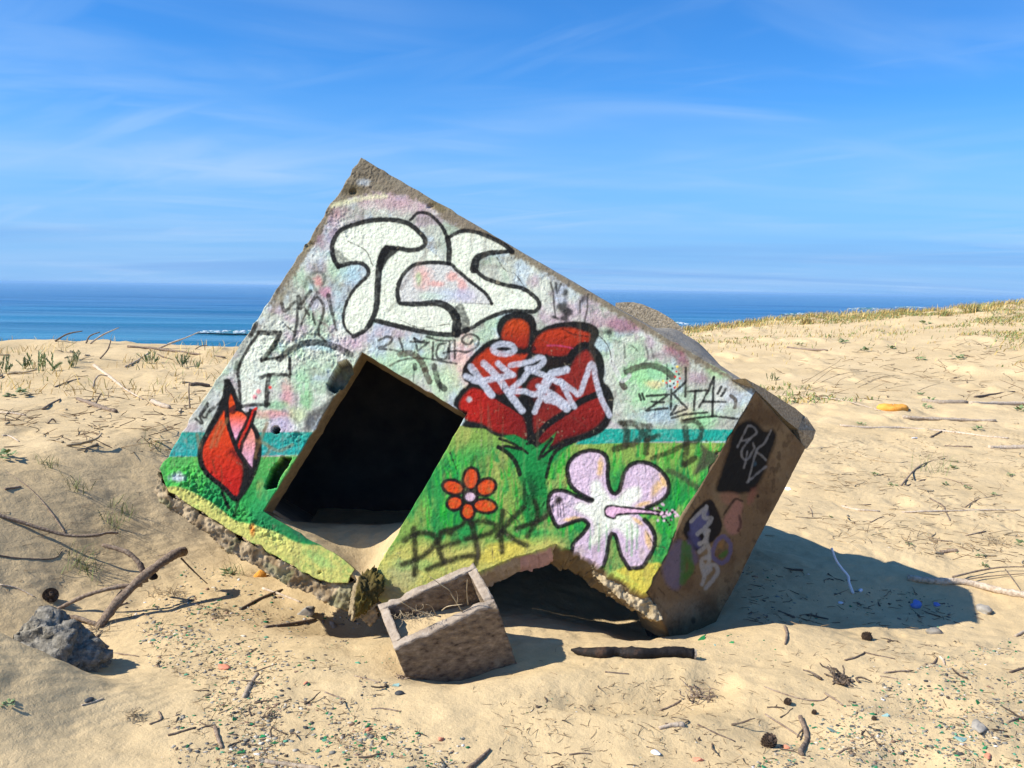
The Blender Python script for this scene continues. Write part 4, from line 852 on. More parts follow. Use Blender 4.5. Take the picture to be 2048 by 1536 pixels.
FRONT = [(722, 315), (1512, 781), (1488, 822), (1463, 865), (1436, 911), (1395, 983), (1363, 1036), (1339, 1094), (1296, 1180), (1290, 1187), (1256, 1167), (1222, 1146), (1180, 1118), (1144, 1100), (1113, 1087), (1064, 1106), (1019, 1119), (958, 1144), (850, 1184), (770, 1216), (757, 1196), (753, 1165), (755, 1137), (808.5, 1043), (841, 989), (933, 829), (724, 704), (671, 789), (526, 1022), (586, 1059), (640, 1090), (690, 1122), (709, 1139), (696, 1166), (662, 1166), (628, 1156), (508, 1088), (430, 1040), (338, 984), (328, 962), (319, 937), (395, 816), (470, 706), (545, 592), (640, 445)]
def jag(poly, amps, step=13, seed=5):
    rj = np.random.default_rng(seed); out = []
    for i, (a, b) in enumerate(zip(poly, poly[1:] + poly[:1])):
        a, b = np.array(a, float), np.array(b, float); L_ = np.linalg.norm(b - a); m_ = max(1, int(L_ / step)); nrm = np.array([-(b - a)[1], (b - a)[0]]) / (L_ + 1e-9); am = amps(i, (a + b) / 2)
        for k_ in range(m_): t = k_ / m_; out.append(tuple(a + (b - a) * t + nrm * (0 if k_ == 0 else am * rj.normal() * (2.2 if rj.random() < .12 else .7))))
    return out
FRONT = jag(FRONT, lambda i, m_: 0.9 if i == 0 else 1.6 if m_[0] > 1290 else 0.7 if 720 < m_[1] < 1060 and 500 < m_[0] < 940 else 1.8)
def broken(px, py): return np.clip(((py > 1088) & (px > 720) | (py > 930) & (px < 360) | (py - 984 > 0.585 * (px - 338) - 6) & (px < 715)).astype(float), 0.05, 1)
def flare_front(px, py):
    f = np.zeros(len(px)); notch = (py > 1084) & (px > 815)
    f = np.where(notch & (px < 1115), 0.10, f); f = np.where(notch & (px >= 1115) & (px < 1296) & (py < 1192), 0.11, f)
    f = np.where((px > 1290) & (py < 1185) , 0.0, f); f = np.where((px < 815) & (py > 690) & (py < 1160) & (px > 750) & (py < 1130), 0.0, f)
    return f
def rim_front(px, py, t):
    c = np.tile(lin((128, 110, 80)), (len(px), 1)); dk = lin((150, 128, 92)); nk = (py > 1084) & (px < 1115) & (px > 745)
    c[nk] = lin((176, 160, 142)); pk = nk & (px > 1040) & (px < 1100); c[pk] = lin((196, 160, 160)); return c
front = plate("front_wall", FRONT, P0, D3, D1, -D2, 0.0042, relief_front, lambda px, py, x, y: sample(IMG, px, py), M_WALL, None, 0.26, flare_front, 7, broken, rim_front, lambda px, py: sample(DEP, px, py))
attach(front, bunker); front['label'] = "mural wall with red rose, orange tulip, white hibiscus, black letters and a doorway"

# ---- right-hand wall, set at an angle to the front
def fit_side():
    best = None
    for al in np.radians(np.arange(20, 80, 0.5)):
        ds = D1 * math.cos(al) + D3 * math.sin(al)
        a = np.array(project(BC)); b = np.array(project(BC + ds * 0.25)); sl = (b[1] - a[1]) / (b[0] - a[0])
        if best is None or abs(sl - 1.14) < best[0]: best = (abs(sl - 1.14), al, ds)
    return best[1], best[2]
AL, DS = fit_side()
NS = unit(np.cross(DS, D2)); NS = NS if NS @ (BC - CAM) > 0 else -NS
SIDE = [(1511, 782), (1560, 838), (1611, 895), (1598, 921), (1567, 981), (1530, 1052), (1506, 1096), (1474, 1165), (1440, 1225), (1426, 1262), (1424, 1290), (1345, 1290), (1334, 1258), (1322, 1240), (1296, 1187), (1299, 1178), (1342, 1094), (1366, 1036), (1398, 983), (1439, 911), (1466, 865), (1491, 822)]
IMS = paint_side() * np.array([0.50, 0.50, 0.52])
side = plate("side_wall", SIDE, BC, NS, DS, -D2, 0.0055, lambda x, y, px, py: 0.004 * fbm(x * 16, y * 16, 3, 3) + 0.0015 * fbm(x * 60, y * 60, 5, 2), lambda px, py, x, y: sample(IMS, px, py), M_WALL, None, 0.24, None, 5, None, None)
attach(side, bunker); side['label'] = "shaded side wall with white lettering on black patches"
def rel_rough(amp): return lambda x, y, px, py: 1.3 * amp * fbm(x * 11, y * 11, 3, 4) + amp * 0.45 * np.clip(fbm(x * 34, y * 34, 8, 4), -0.3, 1) + amp * 0.45 * fbm(x * 75, y * 75, 12, 3)
def col_conc(a, b, moss=0.0):
    A_, B_ = lin(a), lin(b)
    def f(px, py, x, y):
        k = smooth(fbm(x * 20, y * 20, 6, 4) * 1.3 + 0.5)[:, None]; c = A_ * (1 - k) + B_ * k
        if moss: m_ = smooth((fbm(x * 9, y * 9, 16, 3) - .1) * 4)[:, None] * moss; c = c * (1 - m_) + lin((110, 125, 85)) * m_
        return c * (1 + 0.25 * fbm(x * 70, y * 70, 7, 2))[:, None]
    return f
FLOOR = [(316, 944), (326, 968), (338, 988), (430, 1044), (508, 1092), (628, 1158), (700, 1168), (716, 1160), (732, 1185), (757, 1237), (740, 1248), (700, 1226), (655, 1206), (610, 1184), (560, 1164), (520, 1138), (480, 1116), (455, 1106), (430, 1082), (400, 1058), (370, 1036), (340, 1020), (318, 1004), (309, 982)]
FLOOR = jag(FLOOR, lambda i, m_: 3.0, 11, 9)
floor_edge = plate("broken_floor_slab", FLOOR, P0 + D3 * 0.02, D3, D1, -D2, 0.0062, rel_rough(0.024), col_conc((128, 108, 80), (176, 156, 124), .40), M_WALL, None, 0.2, lambda px, py: np.full(len(px), -0.02), 8, lambda px, py: np.full(len(px), 1.0), None, None, 0.012)
attach(floor_edge, bunker); floor_edge['label'] = "crumbling bare concrete edge under the mural"
LUMP = [(1180, 1122), (1222, 1148), (1256, 1169), (1292, 1190), (1312, 1212), (1326, 1240), (1300, 1238), (1270, 1216), (1245, 1200), (1215, 1176), (1190, 1150)]
lump = plate("broken_wall_foot", LUMP, P0 + D3 * 0.045, D3, D1, -D2, 0.006, rel_rough(0.026), col_conc((160, 140, 104), (190, 172, 138)), M_WALL, None, 0.22, None, 6, lambda px, py: np.full(len(px), 1.0), None, None, 0.012)
attach(lump, front)
# mossy chunk hanging in the broken corner below the doorway
V, Fc = rock_geo((0.075, 0.10, 0.135), 12, 5, 0.55, 1.6, 0.30, 0.3); V = V @ np.array([[0.85, 0, -0.5], [0, 1, 0], [0.5, 0, 0.85]]); V = V + 0.004 * np.stack([noise3(V + q, 60, q, 3) for q in range(3)], 1); c0 = at_depth(728, 1192, 5.20)
mk = noise3(V, 9, 4, 3); cols = lin((96, 84, 40)) * (1 + 0.5 * mk[:, None]); cols = np.where((V[:, 0] < -0.035)[:, None], lin((150, 134, 104)) * (1 + .3 * mk[:, None]), cols)
chunk = add_obj("mossy_chunk", mesh_from("mossy_chunk", V + c0, Fc, M_WALL, True, np.clip(cols, .02, .8))); attach(chunk, bunker); chunk['label'] = "mossy olive chunk in the broken corner"
# ---- shell behind the front: plain walls closing the room
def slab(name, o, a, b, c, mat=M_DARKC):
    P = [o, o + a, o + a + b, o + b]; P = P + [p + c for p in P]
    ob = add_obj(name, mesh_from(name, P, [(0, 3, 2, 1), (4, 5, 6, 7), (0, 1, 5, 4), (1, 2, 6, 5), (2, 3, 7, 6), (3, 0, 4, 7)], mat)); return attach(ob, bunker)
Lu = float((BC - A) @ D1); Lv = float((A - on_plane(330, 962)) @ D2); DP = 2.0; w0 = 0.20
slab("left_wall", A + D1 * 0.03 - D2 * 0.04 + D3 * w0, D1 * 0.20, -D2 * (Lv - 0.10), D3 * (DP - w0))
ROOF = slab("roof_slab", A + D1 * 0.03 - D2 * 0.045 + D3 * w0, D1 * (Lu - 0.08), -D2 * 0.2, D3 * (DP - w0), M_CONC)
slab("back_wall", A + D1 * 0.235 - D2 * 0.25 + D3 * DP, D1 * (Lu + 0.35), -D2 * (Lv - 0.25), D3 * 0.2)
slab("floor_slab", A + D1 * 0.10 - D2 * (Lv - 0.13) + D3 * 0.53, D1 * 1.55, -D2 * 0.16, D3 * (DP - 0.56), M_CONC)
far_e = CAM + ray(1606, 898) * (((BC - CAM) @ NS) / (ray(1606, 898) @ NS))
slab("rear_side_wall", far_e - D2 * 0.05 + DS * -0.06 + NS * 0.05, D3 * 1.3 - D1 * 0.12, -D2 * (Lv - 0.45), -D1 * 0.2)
# bevelled roof edge with a low hump, lit along the skyline
def roof_shell():
    nu, nw = 220, 26; V = []; ws = np.concatenate([np.linspace(0, 0.05, 8), np.linspace(0.07, 0.9, nw - 8)])
    us = np.linspace(0.004, Lu - 0.01, nu); Ug, Wg = np.meshgrid(us, ws)
    H = -0.030 * (1 - np.clip(Wg / 0.045, 0, 1)) ** 1.6
    s = Ug / Lu
    hump = smooth((s - 0.70) / 0.10) * smooth((1.0 - s) / 0.16)
    H = H + hump * 0.135 * smooth(Wg / 0.30) + 0.016 * np.clip(Wg / 0.05, 0, 1) + 0.004 * fbm(Ug * 9, Wg * 9, 3, 3) - 0.004
    Pn = A[None, None] + Ug[..., None] * D1 + H[..., None] * D2 + (Wg + 0.004)[..., None] * D3
    i = np.arange(nu - 1)[None, :] + np.arange(len(ws) - 1)[:, None] * nu
    Fc = np.stack([i, i + 1, i + 1 + nu, i + nu], -1).reshape(-1, 4)
    o = add_obj("roof_edge", mesh_from("roof_edge", Pn.reshape(-1, 3), Fc, M_ROOF, True)); attach(o, ROOF)
M_ROOF = mat_noise("roof_concrete", [(0.25, (0.17, 0.15, 0.12)), (0.55, (0.26, 0.235, 0.19)), (0.8, (0.34, 0.31, 0.26))], 9, 0.9, ((40, 0.5, 0.012), (160, 0.5, 0.004)))
roof_shell()
def solid(name, pts_px, depths, vec, mat, seed=0, label=None, wob=0.008, root=None):
    """a block: an outline placed at the given depths, drawn back along a vector"""
    base = np.array([at_depth(x, y, z) for (x, y), z in zip(pts_px, depths)]); n = len(base)
    bm = bmesh.new(); f = [bm.verts.new(p) for p in base]; b = [bm.verts.new(p + vec) for p in base]
    bm.faces.new(f); bm.faces.new(b[::-1])
    for i in range(n): bm.faces.new((f[i], b[i], b[(i + 1) % n], f[(i + 1) % n]))
    bmesh.ops.recalc_face_normals(bm, faces=bm.faces)
    bmesh.ops.triangulate(bm, faces=bm.faces)
    for _ in range(4): bmesh.ops.subdivide_edges(bm, edges=[e for e in bm.edges if e.calc_length() > 0.025], cuts=1, use_grid_fill=True)
    bm.verts.ensure_lookup_table(); V = np.array([v.co[:] for v in bm.verts]); nn = np.stack([noise3(V + k * 3.3, 11, seed + k, 4) for k in range(3)], 1)
    V = V + wob * nn
    for v, p in zip(bm.verts, V): v.co = p
    me = bpy.data.meshes.new(name); bm.to_mesh(me); bm.free(); me.materials.append(mat)
    o = add_obj(name, me); attach(o, root or ROOF)
    if label: o['label'] = label
    return o
M_SPECK = mat_noise("pebbled_concrete", [(0.30, (0.19, 0.15, 0.095)), (0.52, (0.36, 0.29, 0.19)), (0.66, (0.43, 0.35, 0.24)), (0.72, (0.65, 0.58, 0.46))], 75, 0.9, ((80, 0.7, 0.01),), detail=3)
zB = float((BC - CAM) @ FW)
def dplane(px, py, off):
    d = ray(px, py); return float(((P0 + D3 * off - CAM) @ D3) / (d @ D3))
rim = [(1232, 606), (1246, 604.5), (1268, 604), (1288, 608.5), (1314, 619.5), (1344, 639), (1368, 659), (1364, 668), (1362, 694), (1330, 690), (1280, 660), (1240, 634)]
solid("roof_turret_rim", rim, [dplane(x, y, 0.34) for x, y in rim], D3 * 0.45 + D1 * 0.05, M_SPECK, 3, "rounded lump of speckled concrete on the roof")
lip = [(1490, 757), (1496, 760), (1527, 776), (1590, 816.5), (1613, 834.5), (1603, 842), (1596, 859), (1571, 840), (1540, 808), (1512, 781)]
zf = float((far_e - CAM) @ FW)
def zl(x): return zB + (zf - zB) * (x - 1512) / (1606 - 1512) + 0.02
LIP = solid("sloping_roof_lip", lip, [zl(x) for x, y in lip], D3 * 0.5 - D1 * 0.25 - D2 * 0.1, M_SPECK, 5, "lit sloping concrete lip above the shaded side wall", 0.003, bunker)
endf = [(1613.5, 834), (1632, 862), (1627, 879), (1614, 897), (1606, 899), (1596, 860), (1603.5, 842)]
solid("roof_lip_end", endf, [zl(1604)] * 3 + [zl(1606)] * 2 + [zl(1596), zl(1603)], D3 * 0.5 - D1 * 0.3, M_SPECK, 7, None, 0.003, LIP)
# ---- blown sand lying in the doorway
def sand_drift():
    front_px = [(540, 1034), (600, 1066), (650, 1096), (690, 1124), (716, 1146), (738, 1150), (757, 1130), (780, 1090), (812, 1038), (835, 1005)]
    fx = resample([on_plane(x, y) for x, y in front_px], 6); fx = np.array(fx); n = len(fx); rows = np.concatenate([[-0.10, -0.06, -0.03], np.linspace(0, 1.7, 40)]); V = []
    dh = D3 * np.array([1, 1, 0]); dh = dh / np.linalg.norm(dh)
    for w in rows:
        for i, p in enumerate(fx):
            s = i / (n - 1); k = smooth((w - 0.0) / 0.5); z = p[2] * (1 - k) + 0.50 * k - 0.22 * smooth((w - 0.3) / 1.0)
            gate = math.exp(-((s - 0.56) / 0.10) ** 2)
            if w < 0: z = p[2] - ((0.05 + abs(w) * 1.2) if gate > .3 else 0.03)
            q = p + dh * (w if gate > 0.25 or w >= 0 else -w * 0.2); z += 0.012 * float(fbm(q[0] * 9, q[1] * 9, 3, 3)) - (0.02 * (1 - gate) if w < 0.02 else 0) - 0.006
            V.append((q[0], q[1], z))
    i = np.arange(n - 1)[None, :] + np.arange(len(rows) - 1)[:, None] * n; Fc = np.stack([i, i + 1, i + 1 + n, i + n], -1).reshape(-1, 4)
    o = add_obj("sand_drift", mesh_from("sand_drift", V, Fc, M_SAND, True)); tag(o, kind='structure')
sand_drift()
# ================================================================== things on the sand
def obj_at(name, V, Fc, mat, loc, smooth_=True, cols=None):
    """mesh given in world space, stored round its own origin"""
    loc = np.asarray(loc, dtype=float); return add_obj(name, mesh_from(name, np.asarray(V) - loc, Fc, mat, smooth_, cols), None, tuple(loc))
M_PLANTER = mat_noise("planter_concrete", [(0.30, (0.06, 0.045, 0.033)), (0.42, (0.17, 0.125, 0.085)), (0.58, (0.27, 0.205, 0.135)), (0.74, (0.42, 0.33, 0.23))], 34, 0.95, ((90, 1.0, 0.012), (300, 0.8, 0.004)), detail=10, stretch=(0.7, 0.7, 1.15))
M_RIM = mat_noise("planter_rim", [(0.3, (0.24, 0.185, 0.135)), (0.55, (0.37, 0.30, 0.225)), (0.8, (0.48, 0.42, 0.35))], 22, 0.93, ((90, 0.7, 0.008),), detail=8)
M_BARK = mat_noise("dead_wood", [(0.25, (0.085, 0.055, 0.038)), (0.5, (0.20, 0.145, 0.10)), (0.75, (0.34, 0.27, 0.20))], 60, 0.9, ((90, 1.0, 0.008),), rnd=0.35, detail=8)
M_PALE = mat_noise("bleached_wood", [(0.25, (0.26, 0.19, 0.13)), (0.5, (0.44, 0.35, 0.25)), (0.75, (0.58, 0.50, 0.40))], 45, 0.9, ((80, 0.9, 0.008),), rnd=0.25, detail=8)
M_DRY = mat_noise("dry_stalk", [(0.3, (0.26, 0.19, 0.11)), (0.7, (0.46, 0.37, 0.23))], 20, 0.9, (), rnd=0.3)
M_CHAR = mat_noise("charred_wood", [(0.35, (0.005, 0.004, 0.004)), (0.60, (0.014, 0.010, 0.008)), (0.78, (0.12, 0.06, 0.03))], 9, 0.75, ((40, 0.8, 0.01),))
M_ROCK = mat_noise("grey_rubble", [(0.3, (0.09, 0.083, 0.066)), (0.52, (0.22, 0.20, 0.16)), (0.75, (0.42, 0.385, 0.31))], 40, 0.95, ((50, 0.9, 0.015), (180, 0.6, 0.005)), detail=8)
M_STONE = mat_noise("pale_stone", [(0.3, (0.20, 0.18, 0.15)), (0.7, (0.38, 0.345, 0.285))], 20, 0.9, ((60, 0.5, 0.005),), rnd=0.2)
M_DSTONE = mat_noise("dark_stone", [(0.3, (0.035, 0.04, 0.042)), (0.7, (0.085, 0.09, 0.095))], 20, 0.7, ((60, 0.3, 0.003),), rnd=0.3)
M_BRICK = mat_noise("brick_clay", [(0.3, (0.50, 0.17, 0.09)), (0.7, (0.62, 0.27, 0.17))], 18, 0.9, ((70, 0.5, 0.004),), rnd=0.2)
M_ORANGE = mat_noise("orange_foam", [(0.3, (0.66, 0.27, 0.035)), (0.7, (0.85, 0.40, 0.07))], 12, 0.85, ((45, 0.8, 0.01),))
M_CONE = mat_noise("pine_cone", [(0.3, (0.03, 0.020, 0.013)), (0.7, (0.12, 0.075, 0.045))], 30, 0.85, ())
M_WHITE = mat_noise("white_plastic", [(0.3, (0.66, 0.68, 0.72)), (0.7, (0.78, 0.79, 0.80))], 8, 0.5, ())
M_BLUE = mat_noise("blue_plastic", [(0.3, (0.10, 0.16, 0.45)), (0.7, (0.22, 0.30, 0.62))], 8, 0.3, ())
def glass(name, col):
    m, nt, b = new_mat(name)
    c = ramp(nt, noise_node(nt, 40, 3), [(0.3, tuple(x * 0.7 for x in col)), (0.7, tuple(min(1, x * 1.25) for x in col))])
    oi = nt.nodes.new('ShaderNodeObjectInfo'); hs = nt.nodes.new('ShaderNodeHueSaturation'); mr = nt.nodes.new('ShaderNodeMapRange')
    nt.links.new(oi.outputs['Random'], mr.inputs[0]); mr.inputs['To Min'].default_value = 0.55; mr.inputs['To Max'].default_value = 1.5
    nt.links.new(mr.outputs[0], hs.inputs['Value']); nt.links.new(c, hs.inputs['Color']); nt.links.new(hs.outputs[0], b.inputs['Base Color'])
    b.inputs['Roughness'].default_value = 0.22; b.inputs['Transmission Weight'].default_value = 0.35; b.inputs['IOR'].default_value = 1.5
    return m
M_GLASS = glass("green_glass", (0.035, 0.30, 0.10)); M_PGLASS = glass("pale_glass", (0.34, 0.52, 0.46))
M_LEAF = mat_noise("weed_leaf", [(0.3, (0.10, 0.155, 0.055)), (0.7, (0.22, 0.27, 0.11))], 12, 0.6, (), rnd=0.3)
M_GRASS = mat_attr("dune_grass", 0.8, (), 0.2, 0.05)

# ---- planter
def planter():
    a = unit(np.array([0.900, -0.365, 0.19])); b = np.array([-0.35, -0.36, 0.865]); b = unit(b - a * (a @ b)); h = np.cross(a, b); h = h if h[1] > 0 else -h
    ax, bx, hx = cam2world(a), cam2world(b), cam2world(h); z0 = 4.60; FL = at_depth(788, 1297, z0)
    L_, B_, H_, t = 0.54, 0.37, 0.46, 0.046
    root = empty("concrete_planter", tuple(FL + hx * H_)); bpy.context.view_layer.update()
    tag(root, "tipped rectangular concrete planter box full of sand in front of the bunker", "planter")
    def part(name, o, d1, d2, d3, n, mat, seed, chip=None):
        """a wall board of the box, finely divided and worn"""
        bm = bmesh.new(); n1, n2, n3 = n; V = {}
        def g(i, j, k):
            if (i, j, k) not in V: V[(i, j, k)] = bm.verts.new(o + d1 * i / n1 + d2 * j / n2 + d3 * k / n3)
            return V[(i, j, k)]
        for i in range(n1):
            for j in range(n2):
                for k in (0, n3): bm.faces.new((g(i, j, k), g(i + 1, j, k), g(i + 1, j + 1, k), g(i, j + 1, k)))
        for i in range(n1):
            for k in range(n3):
                for j in (0, n2): bm.faces.new((g(i, j, k), g(i + 1, j, k), g(i + 1, j, k + 1), g(i, j, k + 1)))
        for j in range(n2):
            for k in range(n3):
                for i in (0, n1): bm.faces.new((g(i, j, k), g(i, j + 1, k), g(i, j + 1, k + 1), g(i, j, k + 1)))
        bmesh.ops.recalc_face_normals(bm, faces=bm.faces)
        P = np.array([v.co[:] for v in bm.verts]); rim_ = ((P - FL) @ hx) < 0.004
        nn = np.stack([noise3(P + q * 2.1, 38, seed + q, 4) for q in range(3)], 1); P = P + nn * 0.0055 + np.stack([noise3(P + q * 1.3, 120, seed + q, 2) for q in range(3)], 1) * 0.003
        e = ((P - FL) @ hx) < 0.03; P = P + np.outer(e * np.clip(noise3(P, 16, seed + 4, 3) - 0.05, 0, 1) * 0.03, hx)
        if chip is not None: P = chip(P)
        for v, p in zip(bm.verts, P): v.co = p
        me = bpy.data.meshes.new(name); me.materials.append(mat); me.materials.append(M_RIM)
        for f in bm.faces:
            f.smooth = True
            if all(((np.array(v.co[:]) - FL) @ hx) < 0.022 for v in f.verts): f.material_index = 1
        bm.to_mesh(me); bm.free(); o_ = add_obj(name, me); attach(o_, root); return o_
    def chip(P):
        d = np.linalg.norm(P - (FL + ax * (L_ - 0.005)), axis=1); return P + np.outer(np.exp(-(d / 0.05) ** 2) * 0.028, hx) - np.outer(np.exp(-((d - 0.09) / 0.05) ** 2) * 0.008, hx)
    part("front_wall", FL, ax * L_, hx * H_, bx * t, (44, 32, 4), M_PLANTER, 1, chip)
    part("back_wall", FL + bx * (B_ - t), ax * L_, hx * H_, bx * t, (44, 32, 4), M_PLANTER, 5)
    part("end_wall", FL + bx * (t + .002), ax * t, hx * H_, bx * (B_ - 2 * t - .004), (4, 32, 20), M_PLANTER, 9)
    part("end_wall", FL + bx * (t + .002) + ax * (L_ - t), ax * t, hx * H_, bx * (B_ - 2 * t - .004), (4, 32, 20), M_PLANTER, 13, chip)
    part("base", FL + hx * (H_ - 0.05) + ax * (t + .002) + bx * (t + .002), ax * (L_ - 2 * t - .004), hx * 0.045, bx * (B_ - 2 * t - .004), (10, 2, 8), M_PLANTER, 17)
    nu, nv = 40, 24; V = []
    for j in range(nv):
        for i in range(nu):
            u = t - 0.004 + (L_ - 2 * t + 0.008) * i / (nu - 1); v = t - 0.004 + (B_ - 2 * t + 0.008) * j / (nv - 1)
            p = FL + ax * u + bx * v; dep = 0.040 + 0.16 * (u / L_) ** 1.1 + 0.05 * (v / B_) + 0.008 * float(fbm(u * 22, v * 22, 3, 3)); V.append(p + hx * dep)
    i = np.arange(nu - 1)[None, :] + np.arange(nv - 1)[:, None] * nu; Fc = np.stack([i, i + 1, i + 1 + nu, i + nu], -1).reshape(-1, 4)
    attach(add_obj("sand_fill", mesh_from("sand_fill", V, Fc, M_SAND, True)), root)
    # dry twigs standing in it
    S4 = 420 / 2048; zz = z0 + 0.10
    def tw(pts, r, label, z=zz, dz=0.06):
        P = resample([at_depth(740 + x * S4, 1100 + y * S4, z - dz * i / (len(pts) - 1)) for i, (x, y) in enumerate(pts)], 4)
        V, Fc = tube(P, np.linspace(r, r * 0.45, len(P)), 5, 3, 0.15); o = obj_at("dry_twig", V, Fc, M_DRY, P[0]); tag(o, label, "twig")
    tw([(900, 600), (850, 520), (800, 440), (770, 390), (700, 345), (580, 258)], 0.0045, "tall forked dry twig leaning across the back of the planter")
    tw([(850, 520), (855, 450), (840, 400)], 0.003, "short curved side twig beside the tall twig in the planter", zz - 0.02, 0.02)
    tw([(690, 650), (560, 620), (430, 580), (300, 505)], 0.0048, "pale thick dry twig lying on the sand inside the planter", zz + 0.02, 0.1)
    tw([(955, 530), (945, 400), (950, 290)], 0.004, "straight dry stalk standing at the planter's right end")
    tw([(640, 630), (600, 550), (545, 530)], 0.003, "thin bent twig in the middle of the planter"); tw([(700, 590), (760, 550), (900, 530)], 0.003, "slender twig lying toward the planter's right end")
    rg = np.random.default_rng(4); parts = []
    for q in range(34):
        c = at_depth(740 + rg.uniform(280, 560) * S4, 1100 + rg.uniform(580, 700) * S4, zz - 0.03); P = [c]
        for _ in range(4): P.append(P[-1] + rg.normal(size=3) * 0.012)
        parts.append(tube(resample(P, 2), 0.0011, 3))
    V, Fc = merge(parts); o = obj_at("dry_roots", V, Fc, M_DRY, V[0]); tag(o, "tangle of fine dry roots on the planter's sand", "roots")
planter()

# ---- rubble lump on the left
def lump_left():
    c = at_depth(70, 1330, 4.72); root = None
    for k, (off, sc, sd, nm) in enumerate([((0, 0, 0.0), (.33, .24, .24), 23, "concrete_rubble"), ((.22, -.03, -.10), (.17, .15, .15), 31, "broken_lobe"), ((.13, -.16, -.13), (.11, .09, .08), 37, "broken_lobe")]):
        V, Fc = rock_geo(sc, sd, 5, 0.34, 1.2, 0.22, 0.75); V = V + 0.020 * np.stack([noise3(V + q_, 24, 3 + q_, 4) for q_ in range(3)], 1) + 0.013 * np.stack([noise3(V + q_, 60, 6 + q_, 3) for q_ in range(3)], 1)
        V = V @ np.array(Matrix.Rotation(0.5, 3, 'Y'))
        o = obj_at(nm, V + c + np.array(off), Fc, M_ROCK, c + np.array(off))
        if root is None: root = o; tag(o, "large rough grey lump of broken concrete in the lower left corner", "rubble"); bpy.context.view_layer.update()
        else: attach(o, root)
lump_left()

# ---- sticks given by their points in the photograph
def stick(pts, r0, r1, label, name="stick", mat=None, mode='ground', side=None, cat=None, lift=0.5, group=None, lean=0.0, sides=7, n=5, wob=0.12):
    """ground: every point lies on the sand; plane: the stick stands in an upright plane through its first point"""
    mat = mat or M_BARK
    def place(pp, r, base=None):
        if mode == 'ground': return [G(x, y, r * lift) for x, y in pp]
        b = G(*pp[0]) if base is None else base; y0 = (b - CAM) @ FW; out = []
        for i, (x, y) in enumerate(pp):
            q = at_depth(x, y, y0 + lean * i / max(1, len(pp) - 1)); g = float(gz(q[0], q[1])); q[2] = max(q[2], g + r * 0.3); out.append(q)
        return out
    P = resample(place(pts, r0), n); parts = [tube(P, np.linspace(r0, r1, len(P)), sides, 3, wob)]
    for sp, a, b in (side or []): Q = resample(place(sp, a), n); parts.append(tube(Q, np.linspace(a, b, len(Q)), max(4, sides - 2), 5, wob))
    V, Fc = merge(parts); o = obj_at(name, V, Fc, mat, np.array(V).mean(0) * np.array([1, 1, 0]) + np.array([0, 0, min(v[2] for v in V)]))
    return tag(o, label, cat or "stick", group)
# the big forked branch
def big_branch():
    g = G(196, 1258); z = (g - CAM) @ FW
    def P(pp, z0, z1): return resample([at_depth(x, y, z0 + (z1 - z0) * i / (len(pp) - 1)) for i, (x, y) in enumerate(pp)], 6)
    root = empty("fallen_branch", tuple(g)); bpy.context.view_layer.update(); tag(root, "long forked dead branch propped up on the sand left of the bunker", "branch")
    def add(nm, pp, z0, z1, r0, r1, s=9):
        Q = P(pp, z0, z1); V, Fc = tube(Q, np.linspace(r0, r1, len(Q)), s, 4, 0.14); attach(add_obj(nm, mesh_from(nm, V, Fc, M_BARK, True)), root)
    add("main_limb", [(195, 1258), (232, 1208), (280, 1160), (320, 1128), (352, 1107), (366, 1103)], z + 0.02, z + 0.55, 0.026, 0.026)
    add("side_limb", [(292, 1165), (280, 1130), (258, 1107), (232, 1097), (205, 1090)], z + 0.30, z + 0.35, 0.018, 0.011)
    add("side_limb", [(285, 1169), (230, 1175), (170, 1192), (115, 1218), (78, 1232)], z + 0.28, z + 0.05, 0.014, 0.009)
    add("side_limb", [(196, 1250), (150, 1235), (100, 1232), (58, 1222)], z + 0.03, z + 0.12, 0.014, 0.007)
    add("side_limb", [(362, 1116), (385, 1140), (415, 1168)], z + 0.55, z + 0.60, 0.006, 0.003)
    add("side_limb", [(362, 1108), (340, 1108), (312, 1112)], z + 0.54, z + 0.50, 0.004, 0.002)
    V, Fc = rock_geo((0.035, 0.035, 0.03), 3, 2, 0.4, 2); attach(add_obj("knot", mesh_from("knot", V + at_depth(360, 1105, z + 0.54), Fc, M_BARK, True)), root)
    V, Fc = rock_geo((0.026, 0.026, 0.022), 4, 2, 0.4, 2); attach(add_obj("knot", mesh_from("knot", V + at_depth(307, 1153, z + 0.37), Fc, M_CHAR, True)), root)
big_branch()
stick([(-30, 1022), (50, 1047), (130, 1070), (190, 1071), (214, 1066), (236, 1066)], 0.012, 0.008, "thin curved twig arching over the sand slope at the left edge", mode='plane', lean=0.35, side=[([(132, 1070), (100, 1076), (60, 1093), (0, 1100)], 0.006, 0.003)])
stick([(-10, 1110), (40, 1118), (105, 1118), (124, 1104)], 0.005, 0.003, "wavy thin twig below the curved twig at the left edge")
# charred driftwood in front
def char_log():
    pts = [(1142, 1300), (1165, 1304), (1200, 1307), (1230, 1304), (1255, 1307), (1290, 1308), (1330, 1306), (1360, 1306), (1386, 1309)]
    P = resample([G(x, y + 7, 0.020) for x, y in pts], 4); r = np.interp(np.linspace(0, 1, len(P)), [0, .08, .25, .4, .55, .7, .9, 1], [.005, .020, .031, .024, .035, .026, .032, .028])
    V, Fc = tube(P, r, 12, 7, 0.10); o = obj_at("charred_log", V, Fc, M_CHAR, P[0]); tag(o, "charred black driftwood log lying on the bare sand before the bunker", "driftwood")
    Q = [P[-1] + (P[-1] - P[-2]) * 0.05, P[-1] + unit(P[-1] - P[-3]) * 0.012]; V, Fc = tube(Q, [0.0285, 0.026], 12); e = add_obj("cut_end", mesh_from("cut_end", V, Fc, M_PALE, False)); bpy.context.view_layer.update(); attach(e, o); e['label'] = "pale brown cut end"
char_log()
